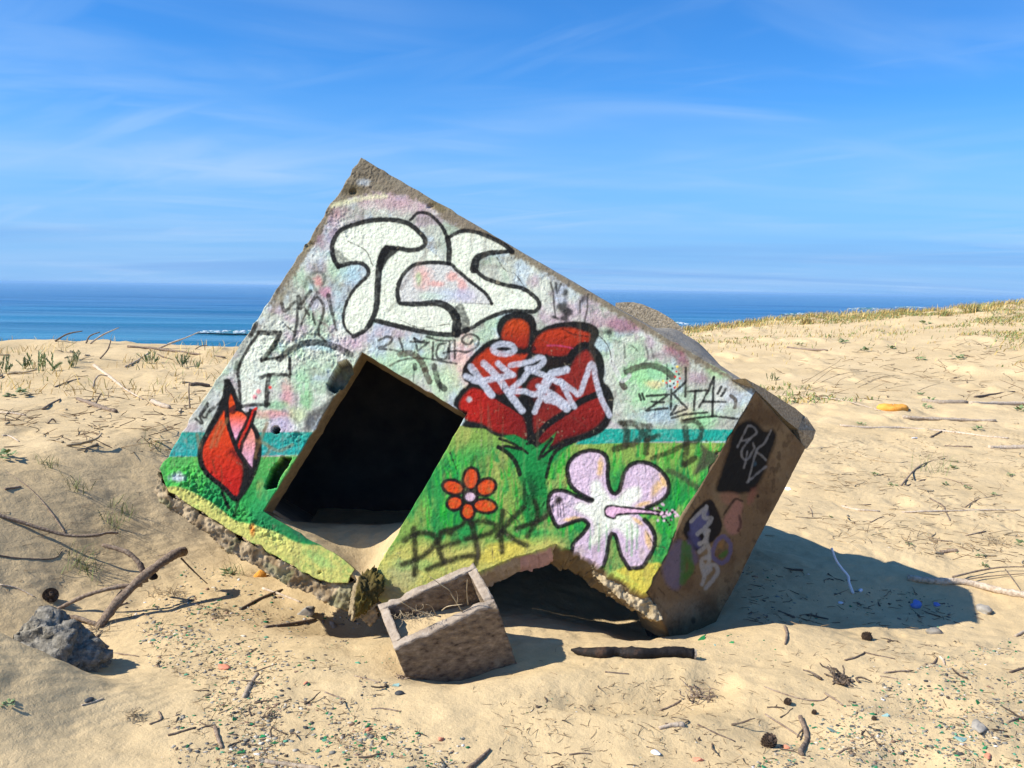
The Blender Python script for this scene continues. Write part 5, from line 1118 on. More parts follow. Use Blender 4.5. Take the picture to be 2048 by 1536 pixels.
# log and litter in the bunker's shadow
stick([(1815, 1160), (1870, 1166), (1920, 1168), (1960, 1176), (2010, 1188), (2090, 1202)], 0.022, 0.026, "pale smooth driftwood log reaching out of the bunker's shadow at the right edge", "driftwood_log", M_PALE, cat="driftwood", sides=10, lift=0.7)
stick([(1905, 1163), (1960, 1150), (2010, 1143), (2070, 1143)], 0.008, 0.004, "brown branch arching above the pale log at the right edge", mode='ground', lift=4, side=[([(1930, 1165), (1985, 1158), (2070, 1152)], .005, .003), ([(2010, 1143), (2030, 1170), (2040, 1185)], .004, .002)])
stick([(1706, 1188), (1698, 1165), (1696, 1152), (1682, 1135), (1671, 1118), (1663, 1096)], 0.010, 0.008, "bent white plastic pipe sticking up out of the shaded sand", "plastic_pipe", M_WHITE, 'plane', cat="pipe", lean=0.05, wob=0.03, sides=9)
def scrap(name, px, py, sz, mat, label, cat, seed, group=None, sub=3, amp=.5, facet=.5, lift=0.15, rot=None):
    V, Fc = rock_geo(sz, seed, sub, amp, 1.3, 0.10 if facet else 0, facet); o = add_obj(name, mesh_from(name, V, Fc, mat, not facet)); o.location = G(px, py, sz[2] * lift); o.rotation_euler = rot or (0, 0, seed * 1.3)
    return tag(o, label, cat, group)
scrap("plastic_scrap", 1832, 1212, (.045, .035, .03), M_BLUE, "crumpled blue plastic scrap in the bunker's shadow", "plastic", 5)
scrap("plastic_scrap", 1872, 1210, (.028, .022, .02), M_BLUE, "smaller blue plastic scrap right of the crumpled one", "plastic", 6)
scrap("plastic_scrap", 1681, 1207, (.02, .014, .012), M_WHITE, "white plastic crumb near the foot of the bent white pipe", "plastic", 7)
scrap("plastic_scrap", 1721, 1182, (.02, .014, .012), M_WHITE, "white plastic crumb right of the bent white pipe", "plastic", 8)
scrap("plastic_scrap", 1577, 979, (.035, .02, .02), M_WHITE, "small white plastic scrap beside the bunker's shaded wall", "plastic", 9)
scrap("plastic_scrap", 1830, 877, (.05, .03, .02), M_WHITE, "flat white plastic scrap on the sand below the long pale stick", "plastic", 10)
scrap("stone_block", 1970, 1223, (.075, .05, .035), M_STONE, "pale stone block at the tip of the bunker's shadow", "stone", 11)
scrap("stone_block", 1866, 1266, (.05, .04, .035), M_STONE, "rough tan stone at the lower edge of the bunker's shadow", "stone", 12)
scrap("stone_block", 1960, 1455, (.05, .03, .022), M_STONE, "pale grey angular stone at the lower right", "stone", 13)
scrap("stone_block", 1312, 1507, (.022, .014, .012), M_WHITE, "small white stone near the bottom edge right of centre", "stone", 14)
scrap("stone_block", 615, 1228, (.06, .04, .035), M_STONE, "pale concrete stone under the bunker's crumbling left edge", "stone", 15)
scrap("stone_block", 667, 1252, (.03, .024, .028), M_STONE, "small upright pale stone between bunker edge and planter", "stone", 16)
scrap("dark_pebble", 799, 1388, (.022, .016, .013), M_DSTONE, "round black pebble beside the planter's lower left corner", "pebble", 17, sub=3, amp=.15, facet=0)
scrap("dark_pebble", 178, 1401, (.026, .016, .008), M_DSTONE, "flat dark pebble among the green glass on the left", "pebble", 18, sub=3, amp=.1, facet=0)
scrap("brick_fragment", 447, 1337, (.048, .026, .018), M_BRICK, "largest pink brick fragment on the left gravel", "brick", 19)
scrap("brick_fragment", 612, 1367, (.014, .010, .008), M_BRICK, "small orange brick crumb below the planter's left side", "brick", 20)
scrap("brick_fragment", 736, 1460, (.018, .013, .010), M_BRICK, "orange brick crumb near the bottom edge left of centre", "brick", 22)
scrap("brick_fragment", 882, 1479, (.016, .012, .010), M_BRICK, "reddish brick crumb near the bottom edge below the planter", "brick", 23)
scrap("brick_fragment", 1397, 1521, (.026, .015, .011), M_BRICK, "orange brick fragment at the bottom edge right of centre", "brick", 24)
scrap("brick_fragment", 1975, 1512, (.028, .014, .009), M_BRICK, "pink brick fragment in the lower right corner", "brick", 25)
scrap("brick_fragment", 1572, 1496, (.024, .014, .010), M_BRICK, "brown brick fragment beside the lower right pine cone", "brick", 26)
scrap("orange_chunk", 522, 1153, (.045, .03, .032), M_ORANGE, "bright orange chunk under the bunker's crumbling left edge", "foam", 27, sub=3, amp=.35)
# the orange foam pad on the far sand
def pad():
    g = G(1784, 822); n = 40; V = []; Fc = []; prof = [(0.0, 0.10), (0.55, 0.10), (0.85, 0.085), (1.0, 0.05), (0.97, 0.015), (0.85, -0.01)]
    for r, z in prof:
        for k in range(n):
            t = 2 * math.pi * k / n; e = 1 + 0.06 * math.sin(3 * t + 1) + 0.03 * math.sin(7 * t)
            V.append((0.24 * e * r * math.cos(t) + (0.02 if math.cos(t) > 0 else 0), 0.15 * e * r * math.sin(t), z * (1 + 0.12 * math.sin(2 * t + r * 3)) + 0.012 * float(vnoise(r * 4 + math.cos(t) * 4, math.sin(t) * 4, 3))))
    for i in range(len(prof) - 1):
        for k in range(n): Fc.append((i * n + k, i * n + (k + 1) % n, (i + 1) * n + (k + 1) % n, (i + 1) * n + k))
    o = add_obj("foam_float", mesh_from("foam_float", V, [f[::-1] for f in Fc], M_ORANGE, True)); o.location = g - np.array([0, 0, 0.005]); o.rotation_euler = (0.0, 0.02, 0.1)
    tag(o, "bright orange oval foam float lying on the sand right of the bunker", "float")
pad()
# ---- pine cones
def cone(px, py, r, label, tilt, seed):
    rg = np.random.default_rng(seed); parts = []; V, Fc = ICO[2]; parts.append((list(V * np.array([r * .62, r * .62, r])), [tuple(f) for f in Fc]))
    n = 74
    for i in range(n):
        u = -0.85 + 1.7 * i / n; th = i * 2.4; rr = r * 0.85 * math.sqrt(max(0.05, 1 - (u * 0.9) ** 2)); z = u * r
        c = np.array([math.cos(th) * rr * .75, math.sin(th) * rr * .75, z]); o_ = np.array([math.cos(th), math.sin(th), 0.35]); s_ = np.array([-math.sin(th), math.cos(th), 0]); w = r * 0.20; l = r * 0.32
        q = [c - s_ * w, c + s_ * w, c + o_ * l + s_ * w * .7, c + o_ * l - s_ * w * .7]; q += [p - np.array([0, 0, r * .07]) for p in q]
        parts.append((q, [(0, 1, 2, 3), (7, 6, 5, 4), (0, 4, 5, 1), (1, 5, 6, 2), (2, 6, 7, 3), (3, 7, 4, 0)]))
    V, Fc = merge(parts); o = add_obj("pine_cone", mesh_from("pine_cone", V, Fc, M_CONE)); o.location = G(px, py, r * 0.55); o.rotation_euler = tilt; tag(o, label, "pine cone")
cone(101, 1200, 0.045, "brown pine cone on the sand beside the forked branch", (1.2, 0.2, 0.6), 1)
cone(1733, 1279, 0.030, "brown pine cone just below the bunker's shadow", (1.3, 0, 1.0), 2)
cone(1575, 1408, 0.018, "small pine cone left of the dry root tangle at the lower right", (0.5, 0.3, 0), 3)
cone(1537, 1492, 0.034, "dark pine cone beside the brown brick at the bottom right", (0.4, 0.3, 0), 4)
cone(1628, 1428, 0.012, "tiny black cone left of the pale glass piece", (0.4, 0.3, 0), 5); cone(1748, 1440, 0.012, "tiny black cone right of the long pale glass piece", (0.4, 0.3, 1), 6)
cone(487, 1120, 0.022, "small cone under the bunker's left edge beside the thin weed", (0.8, 0.1, 1), 7)

# ---- named sticks, as seen in the photograph
ST = [
 ([(1115 - 600, 1350), (500, 1372), (488, 1397)], .011, .013, "short thick peeled stick on the left gravel", M_PALE),
 ([(480, 1220), (520, 1198), (565, 1180)], .009, .006, "dark straight stick leaning under the bunker's left edge", M_BARK),
 ([(530, 1256), (575, 1250), (632, 1240)], .011, .007, "thick rough stick lying below the bunker's left edge", M_BARK),
 ([(525, 1178), (560, 1190), (602, 1206)], .010, .006, "pale stick crossing the dark stick under the bunker edge", M_PALE),
 ([(530, 1525), (580, 1532), (640, 1540)], .010, .010, "stubby stick cut by the bottom edge at left", M_PALE),
 ([(936, 1540), (960, 1520), (980, 1500)], .012, .006, "bent root end at the bottom edge left of centre", M_BARK),
 ([(1318, 1458), (1345, 1452), (1368, 1452)], .008, .015, "hollow pale cane piece right of the sand trough", M_PALE),
 ([(1330, 1448), (1355, 1448)], .004, .003, "thin brown twig touching the hollow cane", M_BARK),
 ([(1600, 1436), (1610, 1460), (1614, 1482), (1602, 1502), (1604, 1512)], .012, .011, "knobbly upright root stick at the lower right", M_BARK),
 ([(1570, 1255), (1574, 1270), (1570, 1290)], .010, .005, "short crooked stick just below the bunker's shadow", M_BARK),
 ([(1690, 1322), (1712, 1316), (1730, 1306)], .007, .004, "pointed stick above the dry root tangle", M_BARK),
 ([(1728, 1305), (1755, 1312), (1790, 1319)], .005, .004, "straight thin stick right of the pointed stick", M_BARK),
 ([(1768, 1347), (1795, 1344), (1826, 1342)], .006, .003, "slim stick right of the dry root tangle", M_BARK),
 ([(1760, 1353), (1780, 1356), (1796, 1359)], .004, .003, "short twig under the slim stick right of the tangle", M_BARK),
 ([(1850, 1330), (1866, 1328), (1874, 1316)], .006, .004, "curved peeled stick left of its pale twin at lower right", M_BARK),
 ([(1880, 1315), (1886, 1322), (1889, 1331)], .008, .006, "pale curved stick right of its darker twin at lower right", M_PALE),
 ([(1528, 1374), (1560, 1386), (1600, 1398), (1640, 1402), (1656, 1394)], .004, .003, "long curved runner at the lower right left of the tangle", M_BARK),
 ([(1530, 1430), (1570, 1455), (1602, 1476)], .005, .004, "straight diagonal twig ending at the knobbly root stick", M_BARK),
 ([(1650, 1388), (1670, 1400), (1686, 1412)], .006, .004, "short brown twig at the foot of the root tangle", M_BARK),
 ([(1676, 1508), (1690, 1500), (1704, 1497)], .005, .004, "hooked twig near the bottom edge at lower right", M_BARK),
 ([(2014, 1446), (2035, 1438), (2060, 1432)], .006, .004, "stick entering from the right edge near the pale grey stone", M_BARK),
 ([(2020, 1346), (2040, 1340), (2065, 1334)], .008, .006, "thick twig at the right edge below the shadow tip", M_BARK),
 ([(2030, 1274), (2045, 1266), (2065, 1258)], .010, .010, "chunky stick at the right edge beside the shadow tip", M_PALE),
 ([(1395, 1450), (1432, 1468), (1470, 1484)], .005, .003, "long straight twig in the lower middle right of the cane", M_BARK),
 ([(1320, 1422), (1345, 1412), (1362, 1402)], .005, .004, "stick left of the small dark root tangle", M_BARK),
 ([(742, 1419), (765, 1418), (802, 1424)], .004, .003, "slender dark twig left of the sand trough below the planter", M_BARK),
 ([(650, 1386), (670, 1393), (690, 1400)], .005, .003, "short dark twig in the middle of the left gravel", M_BARK),
 ([(760, 1438 - 72), (740, 1360), (708, 1352)], .004, .003, "thin twig below the planter's left corner", M_BARK),
 ([(508, 1345), (530, 1337), (554, 1329)], .005, .003, "straight twig right of the pink brick fragment", M_BARK),
 ([(1138, 1510), (1160, 1508), (1182, 1509)], .004, .003, "level brown twig at the bottom edge below the sand trough", M_BARK),
 ([(1210, 1345), (1235, 1347), (1258, 1349)], .005, .003, "level thin stick under the charred log", M_BARK),
 ([(300, 1450), (322, 1440), (318, 1424)], .006, .004, "crooked dark twig on the lower left gravel", M_BARK),
 ([(336, 1472), (365, 1464), (392, 1456)], .006, .004, "straight twig on the lower left gravel", M_BARK),
 ([(430, 1456), (436, 1478), (444, 1498)], .010, .006, "stubby dark stick at lower left pointing down", M_BARK),
 ([(180, 1308), (192, 1278), (205, 1262)], .007, .005, "curved root below the forked branch", M_BARK),
 ([(205, 1305), (240, 1309), (278, 1314)], .005, .003, "thin level twig right of the curved root", M_BARK),
 ([(225, 1204), (235, 1190), (243, 1180)], .004, .003, "tiny dark twig under the forked branch", M_BARK),
 ([(210, 1228), (235, 1214), (255, 1206)], .006, .004, "dark stick lying under the forked branch", M_BARK),
 ([(0, 1170), (35, 1178), (70, 1195)], .005, .003, "bleached twig at the left edge above the rubble lump", M_PALE),
 ([(163, 1412), (185, 1406), (207, 1398)], .004, .003, "white bleached twig on the lower left sand", M_PALE),
 ([(1148, 1416), (1165, 1420)], .003, .003, "tiny twig at the sand trough", M_BARK),
]
for (pts, r0, r1, lab, mt) in ST: stick(pts, r0, r1, lab, mat=mt, lift=0.35)
# sticks and canes on the far sand, right
ST2 = [
 ([(1560, 790), (1640, 795), (1700, 805), (1760, 822)], .016, .008, "long thin branch on the sand left of the orange float", M_PALE),
 ([(1845, 803), (1880, 807), (1935, 807)], .045, .040, "grey weathered pole right of the orange float", M_PALE),
 ([(1940, 808), (2000, 809), (2070, 808)], .035, .03, "grey pole at the right edge beyond the orange float", M_PALE),
 ([(1805, 836), (1880, 840), (1940, 842), (1992, 844)], .030, .024, "long pale driftwood pole below the grey poles", M_PALE),
 ([(1680, 852), (1740, 857), (1810, 857), (1900, 865), (1975, 874), (2018, 878)], .020, .014, "longest yellow-brown pole lying across the right sand", M_PALE),
 ([(1860, 876), (1875, 868), (1890, 860)], .014, .010, "short dark stick propped against the longest pole", M_BARK),
 ([(1978, 897), (2010, 898), (2060, 897)], .030, .034, "thick brown driftwood at the right edge", M_PALE),
 ([(1890, 893), (1920, 894), (1945, 895)], .014, .012, "grey stick left of the thick brown driftwood", M_BARK),
 ([(1612, 900), (1650, 896), (1700, 900), (1740, 918), (1790, 926), (1815, 924)], .009, .005, "long curved cane snaking right from the bunker roof end", M_DRY),
 ([(1802, 972), (1830, 940), (1856, 925), (1890, 918)], .010, .006, "bent cane arching over the middle right sand", M_BARK),
 ([(1812, 972), (1850, 960), (1890, 958), (1945, 974)], .007, .005, "flat arched cane under the bent cane", M_BARK),
 ([(1684, 1014), (1715, 1021), (1760, 1024)], .014, .008, "pale peeled stick lying on the middle right sand", M_PALE),
 ([(1690, 1012), (1742, 1010)], .006, .005, "thin stick just above the pale peeled stick", M_BARK),
 ([(1803, 1026), (1850, 1024), (1900, 1023), (1960, 1021), (2040, 1021)], .010, .006, "long straight stick right of the pale peeled stick", M_PALE),
 ([(1860, 998), (1885, 1012), (1892, 1025), (1900, 1042)], .009, .006, "forked dark twig crossing the long straight stick", M_BARK),
 ([(1592, 1035), (1620, 1037), (1644, 1037)], .006, .004, "thin twig right of the bunker's shaded wall", M_BARK),
 ([(1625, 1034), (1623, 1022), (1617, 1012)], .004, .003, "tiny upright twig above the thin twig", M_BARK),
 ([(1740, 1046), (1755, 1038), (1768, 1033)], .005, .003, "short twig below the pale peeled stick", M_BARK),
 ([(1932, 1072), (1950, 1068), (1972, 1063)], .007, .005, "stick below the long straight stick at right", M_BARK),
 ([(1881, 1106), (1900, 1104), (1916, 1103)], .016, .014, "stubby orange-brown branch piece above the shadow", M_BARK),
 ([(1870, 1078), (1885, 1083), (1905, 1083)], .006, .004, "bent twig above the stubby branch piece", M_BARK),
 ([(1665, 1078), (1700, 1088), (1722, 1103)], .004, .003, "thin curved straw at the edge of the shadow", M_DRY),
 ([(1930, 1015), (1955, 1000), (2005, 990)], .006, .004, "slanting twig at right above the long straight stick", M_BARK),
 ([(1575, 696), (1612, 700), (1655, 702)], .04, .03, "brown branch at the foot of the far dune", M_BARK),
 ([(1950, 795), (1985, 790), (2030, 784)], .025, .015, "slim reddish branch at the right above the grey pole", M_BARK),
 ([(1605, 1027 - 84), (1630, 948), (1668, 948)], .005, .003, "thin straw right of the bunker's end block", M_DRY),
 ([(1683, 970), (1700, 971), (1720, 972)], .004, .003, "short brown straw on the open right sand", M_DRY),
 ([(1530, 1071), (1550, 1072)], .004, .003, "small straw at the foot of the bunker's side wall", M_DRY),
]
for (pts, r0, r1, lab, mt) in ST2: stick(pts, r0, r1, lab, mat=mt, lift=0.35, wob=0.2)
# bowed reed stems blown over on the right
reeds = [[(1605, 768), (1640, 745), (1670, 728), (1682, 718)], [(1625, 768), (1650, 748), (1665, 738), (1690, 730)], [(1635, 768), (1670, 752), (1700, 745), (1735, 742)], [(1670, 775), (1680, 760), (1700, 752), (1722, 748)], [(1710, 768), (1735, 755), (1765, 748), (1795, 756)], [(1715, 775), (1745, 762), (1770, 752), (1800, 752)], [(1735, 782), (1760, 770), (1775, 765), (1800, 768)], [(1772, 778), (1800, 772), (1830, 768)], [(1835, 782), (1860, 772), (1888, 764)], [(1930, 803), (1940, 790), (1960, 780), (1975, 778)], [(1550, 786), (1560, 778), (1568, 776)], [(1730, 770), (1750, 758), (1790, 750)]]
for i, p in enumerate(reeds): stick(p, .009, .004, ["first", "second", "third", "fourth", "fifth", "sixth", "seventh", "eighth", "ninth", "tenth", "eleventh", "twelfth"][sorted(range(12), key=lambda j: reeds[j][0][0]).index(i)] + " from the left of the thin stems bowed by the wind behind the orange float", "bowed_stem", M_DRY, 'plane', cat="stem", group="bowed stems on the right sand", lean=0.3 * (i % 3 - 1), sides=5)
# left far sand: dead twigs on the crest
ST3 = [
 ([(110, 683), (135, 668), (165, 662)], .016, .007, "dead twig rising above the left crest against the sea", 'plane'),
 ([(172, 687), (180, 672), (200, 664)], .013, .007, "second dead twig rising above the left crest", 'plane'),
 ([(180, 688), (205, 670), (238, 655)], .016, .006, "long dead twig slanting up from the left crest", 'plane'),
 ([(318, 697), (345, 685), (370, 676), (400, 663)], .018, .005, "longest twig slanting over the sea left of the bunker", 'plane'),
 ([(390, 699), (402, 692), (416, 691)], .010, .005, "short twig on the crest nearest the bunker", 'plane'),
 ([(255, 695), (310, 699), (380, 708), (450, 717)], .022, .014, "long brown branch lying along the left crest", 'ground'),
 ([(200, 718), (215, 700), (222, 680)], .012, .007, "forked twig standing on the left crest sand", 'plane'),
 ([(188, 733), (225, 760), (250, 780), (285, 800)], .022, .006, "long tapering branch pointing down the left sand", 'ground'),
 ([(186, 778), (190, 760), (200, 750), (215, 752)], .012, .006, "bent twig left of the long tapering branch", 'plane'),
 ([(110, 775), (135, 765), (160, 758)], .010, .006, "thin twig crossing the left sand", 'ground'),
 ([(85, 820), (100, 810), (121, 799)], .012, .007, "dark forked stick on the left sand", 'ground'),
 ([(155, 800), (178, 808), (205, 818), (232, 826)], .020, .022, "splintered thick branch with a dark broken end", 'ground'),
 ([(190, 812), (196, 798), (203, 786)], .010, .005, "stub rising from the splintered branch", 'plane'),
 ([(380, 772), (395, 770), (420, 774)], .024, .018, "thick stump of driftwood beside the bunker's left slope", 'ground'),
 ([(305, 805), (320, 812), (340, 818)], .026, .020, "pale broken tube of driftwood left of the bunker", 'ground'),
 ([(380, 817), (378, 790), (378, 765)], .008, .005, "thin upright twig close to the bunker's left edge", 'plane'),
 ([(95, 848), (105, 838), (112, 845)], .008, .005, "small hooked twig on the left sand", 'plane'),
 ([(0, 826), (25, 828), (52, 832)], .010, .008, "white peeled stick at the left edge", 'ground'),
 ([(5, 872), (20, 874), (38, 884)], .008, .005, "white curved stick low at the left edge", 'ground'),
 ([(28, 676), (36, 668), (48, 658)], .010, .005, "small twig on the crest at the far left", 'plane'),
 ([(250, 735), (275, 722), (300, 705)], .014, .008, "slanting stick in the brushwood on the left crest", 'ground'),
 ([(10, 980), (25, 978), (42, 975)], .009, .006, "short dark twig on the shaded left bank", 'ground'),
 ([(300, 700), (320, 712), (345, 720)], .012, .006, "crossed stick in the brushwood on the left crest", 'ground'),
]
for (pts, r0, r1, lab, md) in ST3: stick(pts, r0, r1, lab, mat=M_PALE if 'white' in lab or 'pale' in lab or 'tapering' in lab or 'slanting' in lab else M_BARK, mode=md, lean=0.1)

# ---- root tangles
def tangle(px, py, size, n, r, label, seed, mat=M_BARK):
    rg = np.random.default_rng(seed); c = G(px, py); parts = []
    for _ in range(n):
        p = c + rg.normal(size=3) * np.array([size * .32, size * .26, 0]); p[2] = float(gz(p[0], p[1])) + r * .5; d = rg.normal(size=3); d[2] = abs(d[2]) * .4; P = [p]
        for k in range(4): d = unit(d + rg.normal(size=3) * .5); q = P[-1] + d * size * .16; q[2] = min(max(q[2], float(gz(q[0], q[1])) + r * .3), c[2] + size * 0.35); P.append(q)
        a = r * rg.uniform(.4, 1.2); parts.append(tube(resample(P, 2), np.linspace(a, a * .4, len(P) * 2 - 1), 5))
    V, Fc = merge(parts); tag(obj_at("root_tangle", V, Fc, mat, c), label, "roots")
tangle(1692, 1362, 0.17, 20, .009, "largest tangle of dry roots on the lower right sand", 1); tangle(1398, 1392, 0.13, 26, .0045, "dark tangle of fine roots right of the charred log's shadow", 2)
tangle(1995, 1088, 0.14, 26, .003, "brown ball of dry straw at the right edge above the shadow", 3, M_DRY); tangle(540, 1433, 0.06, 22, .003, "small brown clump of roots on the left gravel", 4)
tangle(805, 1355, 0.05, 20, .003, "small dark root clump at the planter's lower left corner", 5); tangle(330, 1188, 0.17, 40, .0022, "wispy dry grass behind the forked branch's shadow", 6, M_DRY)
tangle(440, 1230, 0.14, 34, .002, "reddish wisps of dry straw on the left gravel", 7, M_DRY); tangle(190, 1262, 0.14, 34, .002, "dry grass at the foot of the forked branch", 8, M_DRY)
tangle(272, 1436, 0.09, 30, .002, "dry grass tuft on the lower left gravel", 9, M_DRY)

# ---- glass
def shard_mesh(i, th=0.16):
    rg = np.random.default_rng(100 + i); n = int(rg.integers(4, 7)); an = np.sort(rg.random(n) * 2 * math.pi * .9); R = rg.uniform(.6, 1.0, n); curv = rg.uniform(-.3, .3)
    b = np.array([(R[k] * math.cos(an[k]), R[k] * .6 * math.sin(an[k]), 0) for k in range(n)]); b[:, 2] = curv * b[:, 0] ** 2
    V = list(b - (0, 0, th / 2)) + list(b * np.array([.94, .94, 1]) + (0, 0, th / 2)); Fc = [tuple(range(n - 1, -1, -1)), tuple(range(n, 2 * n))] + [(k, (k + 1) % n, n + (k + 1) % n, n + k) for k in range(n)]
    return V, Fc
SH = [mesh_from("glass_shard", *shard_mesh(i), M_GLASS) for i in range(14)]; SHP = [mesh_from("pale_shard", *shard_mesh(50 + i), M_PGLASS) for i in range(5)]
def put(name, me, px, py, s, label, cat, group=None, rg=RNG, tilt=.28, lift=.02):
    o = bpy.data.objects.new(name, me); COL.objects.link(o); g = G(px, py, s * lift); o.location = g; o.rotation_euler = (rg.normal() * tilt, rg.normal() * tilt, rg.random() * 6.28); o.scale = (s,) * 3; return tag(o, label, cat, group)
for (x, y, s, lab, me) in [(1405, 1278, .040, "bright green broken bottle piece just below the bunker's shadow", SH[0]), (1460, 1272, .036, "larger green glass piece right of the bright bottle piece", SH[1]), (1468, 1286, .03, "dark green glass lump below the larger green piece", SH[2]), (1890, 1381, .045, "bright green crumpled glass at the right above the glass gravel", SH[3]),
                         (1922, 1478, .05, "pale round bottle bottom at the lower right", SHP[0]), (1768, 1432, .036, "long pale green glass piece at the lower right", SHP[1]), (1667, 1462, .034, "pale blue-green glass piece left of the long pale one", SHP[2]), (1877, 1453, .024, "dark oval green glass beside the pale bottle bottom", SH[4]), (1625, 1412, .028, "dark green shard right of the small pine cone", SH[5]),
                         (594, 1333, .030, "large green shard alone on the bare sand left of the planter", SH[6]), (793, 1372, .028, "light green glass chip at the planter's lower left corner", SHP[3]), (1430, 1290, .028, "clear glass piece between the two green bottle pieces", SHP[4])]:
    put("glass_piece", me, x, y, s, lab, "glass")
LANDMARKS = [(447, 1337, "the largest pink brick fragment"), (500, 1375, "the short thick peeled stick"), (590, 1245, "the rough stick below the bunker's edge"), (594, 1333, "the large lone green shard"), (540, 1433, "the small brown root clump"), (178, 1401, "the flat dark pebble"), (795, 1380, "the planter's lower left corner"),
 (736, 1460, "the orange brick crumb left of centre"), (882, 1479, "the reddish brick crumb below the planter"), (958, 1520, "the bent root end at the bottom edge"), (585, 1530, "the stubby stick at the bottom edge"), (436, 1478, "the stubby dark stick at lower left"), (365, 1464, "the straight twig on the lower left gravel"), (300, 1210, "the forked branch"), (670, 1392, "the short dark twig on the left gravel"),
 (1265, 1306, "the charred log"), (1405, 1278, "the bright green bottle piece"), (1345, 1452, "the hollow pale cane piece"), (1398, 1392, "the dark tangle of fine roots"), (1397, 1521, "the orange brick fragment at the bottom edge"), (1312, 1507, "the small white stone"), (1160, 1509, "the level brown twig at the bottom edge"), (1692, 1362, "the largest root tangle"), (1575, 1408, "the small pine cone"), (1537, 1492, "the dark pine cone"), (1608, 1475, "the knobbly root stick"),
 (1733, 1279, "the pine cone below the bunker's shadow"), (1768, 1432, "the long pale green glass piece"), (1890, 1381, "the bright green crumpled glass"), (1922, 1478, "the pale bottle bottom"), (1960, 1455, "the pale grey angular stone"), (1975, 1512, "the pink brick in the lower right corner"), (1970, 1223, "the pale stone block at the shadow's tip"), (1885, 1320, "the pair of curved sticks"), (1866, 1266, "the tan stone at the shadow's edge"), (2035, 1340, "the thick twig at the right edge"),
 (1684, 1140, "the bent white pipe"), (1832, 1212, "the blue plastic scrap"), (1900, 1168, "the pale driftwood log"), (1570, 1270, "the crooked stick below the shadow"), (1560, 1200, "the foot of the shaded wall"), (1610, 1235, "the shadow's near edge"), (1620, 1150, "the shadow's upper edge"), (1750, 1240, "the middle of the shadow's near edge"), (1784, 818, "the orange float"), (1890, 807, "the grey weathered pole"), (1850, 862, "the longest yellow-brown pole"), (2010, 898, "the thick brown driftwood at the right"), (1840, 945, "the bent cane"), (1720, 1021, "the pale peeled stick"), (1880, 1023, "the long straight stick"), (1898, 1104, "the stubby branch piece"), (1700, 905, "the snaking cane"), (1618, 1036, "the thin twig beside the shaded wall"), (1765, 955, "the pair of leafy weeds"), (1995, 1088, "the straw ball at the right edge"),
 (90, 742, "the bushy spurge"), (320, 703, "the long branch on the left crest"), (236, 766, "the long tapering branch"), (195, 812, "the splintered branch"), (103, 810, "the dark forked stick"), (320, 812, "the pale driftwood tube"), (25, 828, "the white peeled stick"), (400, 772, "the driftwood stump beside the bunker"), (15, 905, "the weed at the left edge"), (1615, 700, "the brown branch under the far dune"), (1915, 718, "the larger brownish shrub"), (1780, 698, "the upright weed on the far slope"), (2000, 786, "the slim reddish branch"), (1700, 755, "the row of bowed stems")]
def near(px, py):
    d = [((x - px) ** 2 + ((y - py) * 1.8) ** 2, x, y, n) for x, y, n in LANDMARKS]; _, x, y, n = min(d); dx, dy = px - x, (py - y) * 1.8
    far = "farther " if dx * dx + dy * dy > 55 ** 2 else "just "
    return far + (("right of " if dx > 0 else "left of ") + n if abs(dx) > abs(dy) else ("below " if dy > 0 else "above ") + n)
def sized(lab, s, lo, hi): return lab if s < lo else lab.replace("small ", "mid-sized ").replace("tiny ", "small ").replace("short ", "medium ").replace("thin ", "slender ") if s < hi else lab.replace("small ", "large ").replace("tiny ", "larger ").replace("short ", "long ").replace("thin ", "long ")
def zone_pts(poly, n, rg):
    P = np.array(poly, dtype=float); out = []
    while len(out) < n:
        x = rg.uniform(P[:, 0].min(), P[:, 0].max(), 400); y = rg.uniform(P[:, 1].min(), P[:, 1].max(), 400)
        ok = inside(x, y, P) & (0.65 * vnoise(x / 70, y / 30, 5) + 0.35 * vnoise(x / 22, y / 10, 6) + rg.random(400) * .50 > .72); out += list(zip(x[ok], y[ok]))
    return out[:n]
rg = np.random.default_rng(21)
ZL = [(240, 1215), (420, 1200), (560, 1230), (720, 1290), (780, 1380), (700, 1420), (860, 1470), (960, 1536), (360, 1550), (330, 1440), (420, 1380), (300, 1330)]
ZR = [(1640, 1440), (1780, 1360), (1900, 1310), (2060, 1260), (2060, 1550), (1480, 1550), (1560, 1490)]
ZM = [(1250, 1262), (1420, 1266), (1560, 1275), (1560, 1330), (1420, 1320), (1250, 1290)]
for poly, n, lab, grp, s0, s1 in [(ZL, 115, "small green glass shard lying ", "green shards on the left gravel", .008, .020), (ZR, 120, "small green glass shard lying ", "green shards at the lower right", .008, .020), (ZM, 26, "tiny green glass chip lying ", "green chips below the bunker's shadow", .006, .012)]:
    for (x, y) in zone_pts(poly, n, rg): sz = rg.uniform(s0, s1) * (1.6 if rg.random() < .15 else 1); put("glass_shard", SH[int(rg.integers(14))], x, y, sz, sized(lab, sz, s0 + (s1 - s0) * .33, s0 + (s1 - s0) * .7) + near(x, y), "glass shard", grp, rg)
